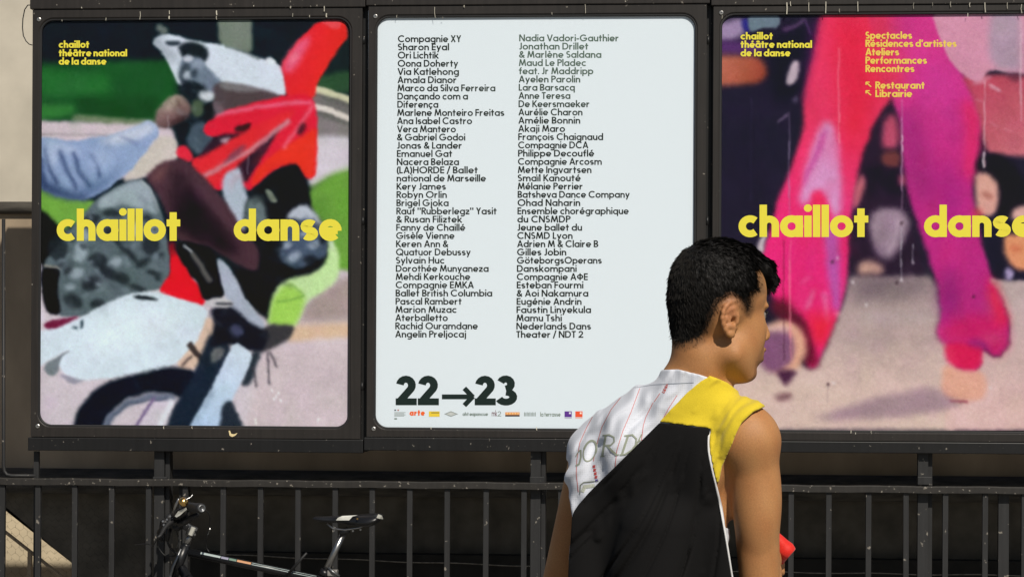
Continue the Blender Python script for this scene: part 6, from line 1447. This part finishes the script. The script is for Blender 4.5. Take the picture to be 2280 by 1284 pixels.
Yv = Vol(cx_, cy_, cz_); Yv.D = np.maximum(np.maximum(np.minimum(cl2.D - 12 - fold_y, cl.D - 10 - fold_w), poly_sd(PX_, PY_, yellow)), (colz2 - PY_) * .8).astype(np.float32)
Vy, Fy = Yv.mesh(); Vy = relax(Vy, Fy, 10)
def fabric(name, c, bscale, rough=.85, var=.06, mesh_dots=0, sheen=.2):
    m, n, l, b = newmat(name); tc = n.new("ShaderNodeTexCoord")
    vo = n.new("ShaderNodeTexVoronoi" if mesh_dots else "ShaderNodeTexNoise"); vo.inputs['Scale'].default_value = bscale
    l.new(tc.outputs['Object'], vo.inputs[0])
    if mesh_dots: vo.inputs['Randomness'].default_value = .1
    cr = n.new("ShaderNodeValToRGB"); cr.color_ramp.elements[0].position = .15 if mesh_dots else .3; cr.color_ramp.elements[1].position = .35 if mesh_dots else .7
    cr.color_ramp.elements[0].color = (*[x * (1 - var * (2 if mesh_dots else 1)) for x in c], 1); cr.color_ramp.elements[1].color = (*[min(1, x * (1 + var)) for x in c], 1)
    l.new(vo.outputs[0], cr.inputs[0]); l.new(cr.outputs[0], b.inputs['Base Color'])
    b.inputs['Roughness'].default_value = rough; b.inputs['Specular IOR Level'].default_value = .25; b.inputs['Sheen Weight'].default_value = sheen
    bp = n.new("ShaderNodeBump"); bp.inputs['Strength'].default_value = .35; bp.inputs['Distance'].default_value = .0008
    no = n.new("ShaderNodeTexNoise"); no.inputs['Scale'].default_value = 16; no.inputs['Detail'].default_value = 3
    l.new(tc.outputs['Object'], no.inputs[0]); 
    b2 = n.new("ShaderNodeBump"); b2.inputs['Strength'].default_value = .5; b2.inputs['Distance'].default_value = .003
    l.new(vo.outputs[0], bp.inputs['Height']); l.new(no.outputs[0], b2.inputs['Height']); l.new(b2.outputs[0], bp.inputs['Normal']); l.new(bp.outputs[0], b.inputs['Normal'])
    return m
WF = fabric('white_mesh_fabric', (.57, .595, .66), 330, mesh_dots=1, var=.07)
BF = fabric('black_cotton', (.0030, .0028, .0030), 500, rough=.95, sheen=.0)
YF = fabric('yellow_cotton', (.62, .47, .022), 500, var=.05)
WT = fabric('white_piping_fabric', (.66, .66, .66), 500)
wj = mk('white_jersey', toworld(Vw), Fw, WF, person, smooth=True)
bt = mk('black_top', toworld(Vb), Fb, BF, person, smooth=True)
yt_ = mk('yellow_yoke', toworld(Vy), Fy, YF, bt, smooth=True)
# lay prints and seams onto the cloth by dropping them straight back along his own depth axis
def bvh(V, F): return BVHTree.FromPolygons([tuple(v) for v in V], [tuple(int(i) for i in f) for f in F])
bw, bb_, by_ = bvh(Vw, Fw), bvh(Vb, Fb), bvh(Vy, Fy)
def drop(tree, px, py, lift):
    o = Q(px, py, -400); d = Q(px, py, 400) - o; d = Vector(d).normalized()
    h = tree.ray_cast(Vector(o), d)
    if h[0] is None: return None
    n_ = h[1] if h[1].dot(d) < 0 else -h[1]
    return Vector(toworld(np.array(h[0] - d * lift)[None])[0])
def onsurf(tree, L, pts, h, color, lift=.6, step=4):
    "thin band following the cloth"
    fine = []
    for a, b in zip(pts, pts[1:]):
        n_ = max(1, int(math.hypot(b[0] - a[0], b[1] - a[1]) / step)); fine += [(a[0] + (b[0] - a[0]) * i / n_, a[1] + (b[1] - a[1]) * i / n_) for i in range(n_)]
    fine.append(pts[-1]); pr = stroke_poly(fine, h); b0 = None
    for (p, q) in pr:
        P1, P2 = drop(tree, *p, lift), drop(tree, *q, lift)
        if P1 is None or P2 is None: b0 = None; continue
        i = len(L.v); L.v += [P1, P2]; L.c += [color, color]
        if b0 is not None: L.f.append([b0, b0 + 1, i + 1, i])
        b0 = i
CINK = mat_vcol('jersey_print', rough=.7, spec=.2, grain=.03)
zj = lambda x, y: (1180 + x / 2.548, 780 + y / 2.548)
redc = lin((196, 92, 84)); olive = lin((146, 152, 136))
for pts in ([(438, 258), (372, 345), (325, 430), (285, 520), (268, 620), (266, 700), (278, 800)], [(545, 225), (462, 330), (410, 430), (384, 520), (362, 625)], [(624, 210), (575, 345), (530, 450), (496, 560), (487, 640), (486, 670)],
            [(700, 290), (660, 370), (645, 420), (636, 500), (636, 520)], [(836, 248), (790, 320), (752, 390), (744, 402)], [(738, 238), (706, 285)]):
    L_ = Lettering(); onsurf(bw, L_, [zj(*q) for q in pts], .6, redc, 1.2)
    if L_.f: L_.build('red_pinstripe', wj, CINK)
# neck seam and name letters
L_ = Lettering(); onsurf(bw, L_, [zj(*q) for q in ((548, 208), (600, 206), (700, 190), (780, 184), (860, 180), (930, 176))], .6, lin((150, 158, 168)), 1.0); L_.build('collar_seam', wj, CINK)
def letter(strokes, name):
    L_ = Lettering()
    for k, (pts, h) in enumerate(strokes): onsurf(bw, L_, [zj(*q) for q in pts], h * .72, olive, 1.5 + .25 * k, 2.5)
    if L_.f: L_.build(name, wj, CINK)
def el(cx, cy, rx, ry, rot, a0=0, a1=360, n=22):
    return [(cx + rx * math.cos(R(a)) * math.cos(rot) - ry * math.sin(R(a)) * math.sin(rot), cy + rx * math.cos(R(a)) * math.sin(rot) + ry * math.sin(R(a)) * math.cos(rot)) for a in np.linspace(a0, a1, n)]
letter([([(288, 560), (270, 582), (262, 600)], 1.6), ([(290, 560), (292, 600), (282, 640), (262, 652)], 2.6)], 'jersey_letter')
letter([(el(342, 566, 34, 60, .32, 0, 180), 2.0), (el(342, 566, 34, 60, .32, 180, 360), 3.2)], 'jersey_letter')
letter([([(432, 476), (412, 596)], 3.4), ([(414, 478), (452, 474), (478, 488), (480, 512), (462, 532), (428, 536)], 2.2), ([(440, 536), (468, 566), (494, 588)], 3.4), ([(402, 598), (426, 596)], 1.6), ([(484, 590), (508, 586)], 1.6)], 'jersey_letter')
letter([([(560, 476), (524, 586)], 3.4), ([(538, 480), (584, 474), (606, 496), (602, 530), (580, 560), (544, 584), (512, 588)], 2.4)], 'jersey_letter')
letter([([(636, 470), (612, 520), (600, 545)], 2.0), ([(600, 520), (630, 505)], 1.8)], 'jersey_letter')
L_ = Lettering()
for k, ch in enumerate('NVYDR'):
    x0, y0 = 366 + k * 4, 650 + k * 20; cc = lin((190, 70, 66)) if k < 4 else lin((70, 60, 130))
    onsurf(bw, L_, [zj(x0 - 8, y0), zj(x0 + 8, y0 - 2)], .9, cc, 1.3, 2); onsurf(bw, L_, [zj(x0 - 8, y0 + 9), zj(x0 + 8, y0 - 2)], .8, cc, 1.6, 2); onsurf(bw, L_, [zj(x0 - 8, y0 + 10), zj(x0 + 8, y0 + 8)], .9, cc, 1.3, 2)
for k in range(3): onsurf(bw, L_, [zj(750 + k * 8, 228 - k * 16), zj(762 + k * 8, 236 - k * 16), zj(770 + k * 5, 220 - k * 16), zj(756 + k * 8, 222 - k * 16)], .8, redc, 1.3, 2)
L_.build('small_red_print', wj, CINK)['kind'] = 'stuff'
L_ = Lettering(); onsurf(bw, L_, [zj(*q) for q in ((286, 812), (290, 760), (308, 745), (392, 736))], 1.1, lin((120, 126, 116)), 1.2); onsurf(bw, L_, [zj(*q) for q in ((300, 800), (314, 770), (370, 762))], 4.0, lin((172, 176, 164)), 1.0); L_.build('jersey_patch', wj, CINK)
# white piping of the black top and hem roll of the yoke
def pipe(tree, pts, r, name, mat, parent, lift):
    out = []
    for a, b in zip(pts, pts[1:]):
        for i in range(6): t = i / 6; q = drop(tree, a[0] + (b[0] - a[0]) * t, a[1] + (b[1] - a[1]) * t, lift); (out.append(q) if q is not None else None)
    if len(out) > 3:
        for _ in range(6): out = [out[0]] + [(out[i - 1] + out[i] * 2 + out[i + 1]) / 4 for i in range(1, len(out) - 1)] + [out[-1]]
        return MB().tube(out, r, 8).build(name, mat, parent, smooth=True)
pp = [(1581, 955), (1578, 975), (1578.5, 1000), (1582, 1020), (1587, 1045), (1594, 1072), (1600, 1100), (1606, 1127), (1612, 1160), (1618, 1192), (1626, 1240), (1633, 1284), (1645, 1340)]
pipe(bb_, pp, .0017, 'white_piping', WT, bt, 1.0)
# ---- shorts and shoes
shv = Vol(np.arange(140, 620, 7.0), np.arange(-150, 330, 7.0), np.arange(-1560, -690, 8.0))
shv.ell(Q(1460, 1580, 70), (176, 118, 130), -SH, 40)
for (hx_, hy_, kx, ky) in ((1395, 110, 1398, 66), (1515, 30, 1535, 24)): shv.cone(Q(hx_, 1640, hy_), Q(kx, 2130, ky), 124, 100, 30)
Xs, Ys, Zs = np.broadcast_arrays(shv.xs[:, None, None], shv.ys[None, :, None], shv.zs[None, None, :])
shv.D = np.maximum(np.maximum(shv.D - 3 * np.sin(Xs * .06 + Zs * .01) , Zs + 740), -Zs - 1370).astype(np.float32)
Vs_, Fs_ = shv.mesh(); mk('shorts', toworld(relax(Vs_, Fs_, 2)), Fs_, fabric('black_sport_fabric', (.012, .012, .014), 400), person, smooth=True)
for (ax_, ay) in ((1405, 140), (1520, -30)):
    c0 = Q(ax_, 2790, ay); s3 = Vol(np.arange(c0[0] - 80, c0[0] + 190, 5.0), np.arange(c0[1] - 90, c0[1] + 220, 5.0), np.arange(-2066 + 0.1, -1900, 5.0))
    s3.cone(Q(ax_ - 8, 2815, ay - 16), Q(ax_ + 74, 2838, ay + 120), 46, 38, 20); s3.cone(Q(ax_, 2780, ay), Q(ax_, 2810, ay), 44, 46, 14)
    Z3 = np.broadcast_to(s3.zs[None, None, :], s3.D.shape); s3.D = np.maximum(s3.D, -Z3 - 2063).astype(np.float32)
    a_, b_ = s3.mesh(); mk('shoe', toworld(a_), b_, mat_plain('white_shoe', (.6, .6, .58), rough=.5), person, smooth=True)
# ---- red folded cloth in the right hand
rc = Vol(np.arange(520, 720, 2.0), np.arange(240, 440, 3.0), np.arange(-540, -370, 2.0))
rc.cone(Q(1716, 1176, 330), Q(1752, 1222, 318), 10, 22, 6); rc.cone(Q(1752, 1222, 318), Q(1735, 1238, 350), 21, 16, 6); rc.cone(Q(1716, 1176, 330), Q(1716, 1240, 350), 10, 22, 8); rc.cone(Q(1730, 1236, 345), Q(1742, 1250, 345), 14, 9, 2)
rc.cone(Q(1752, 1240, 296), Q(1728, 1262, 300), 2.5, 2.5, 5, 'carve')
redpoly = [(1700, 1140), (1734, 1172), (1747, 1184), (1760, 1196), (1774, 1217), (1771, 1222), (1756, 1239), (1746, 1252), (1700, 1258)]
Xr, Yr, Zr = np.broadcast_arrays(rc.xs[:, None, None], rc.ys[None, :, None], rc.zs[None, None, :]); pxr, pyr = topx(Xr, Yr, Zr)
rc.D = np.maximum(rc.D + 2.0 * np.exp(-((pyr - (1236 + (pxr - 1745) * .9)) / 2.5) ** 2), poly_sd(pxr, pyr, redpoly)).astype(np.float32)
a_, b_ = rc.mesh()
rco = mk('red_cloth', toworld(relax(a_, b_, 2)), b_, fabric('red_cloth_fabric', (.62, .018, .010), 420, rough=.6, var=.1), None, smooth=True)
tag(rco, "folded bright red cloth held in front of the young man's right arm", 'cloth')
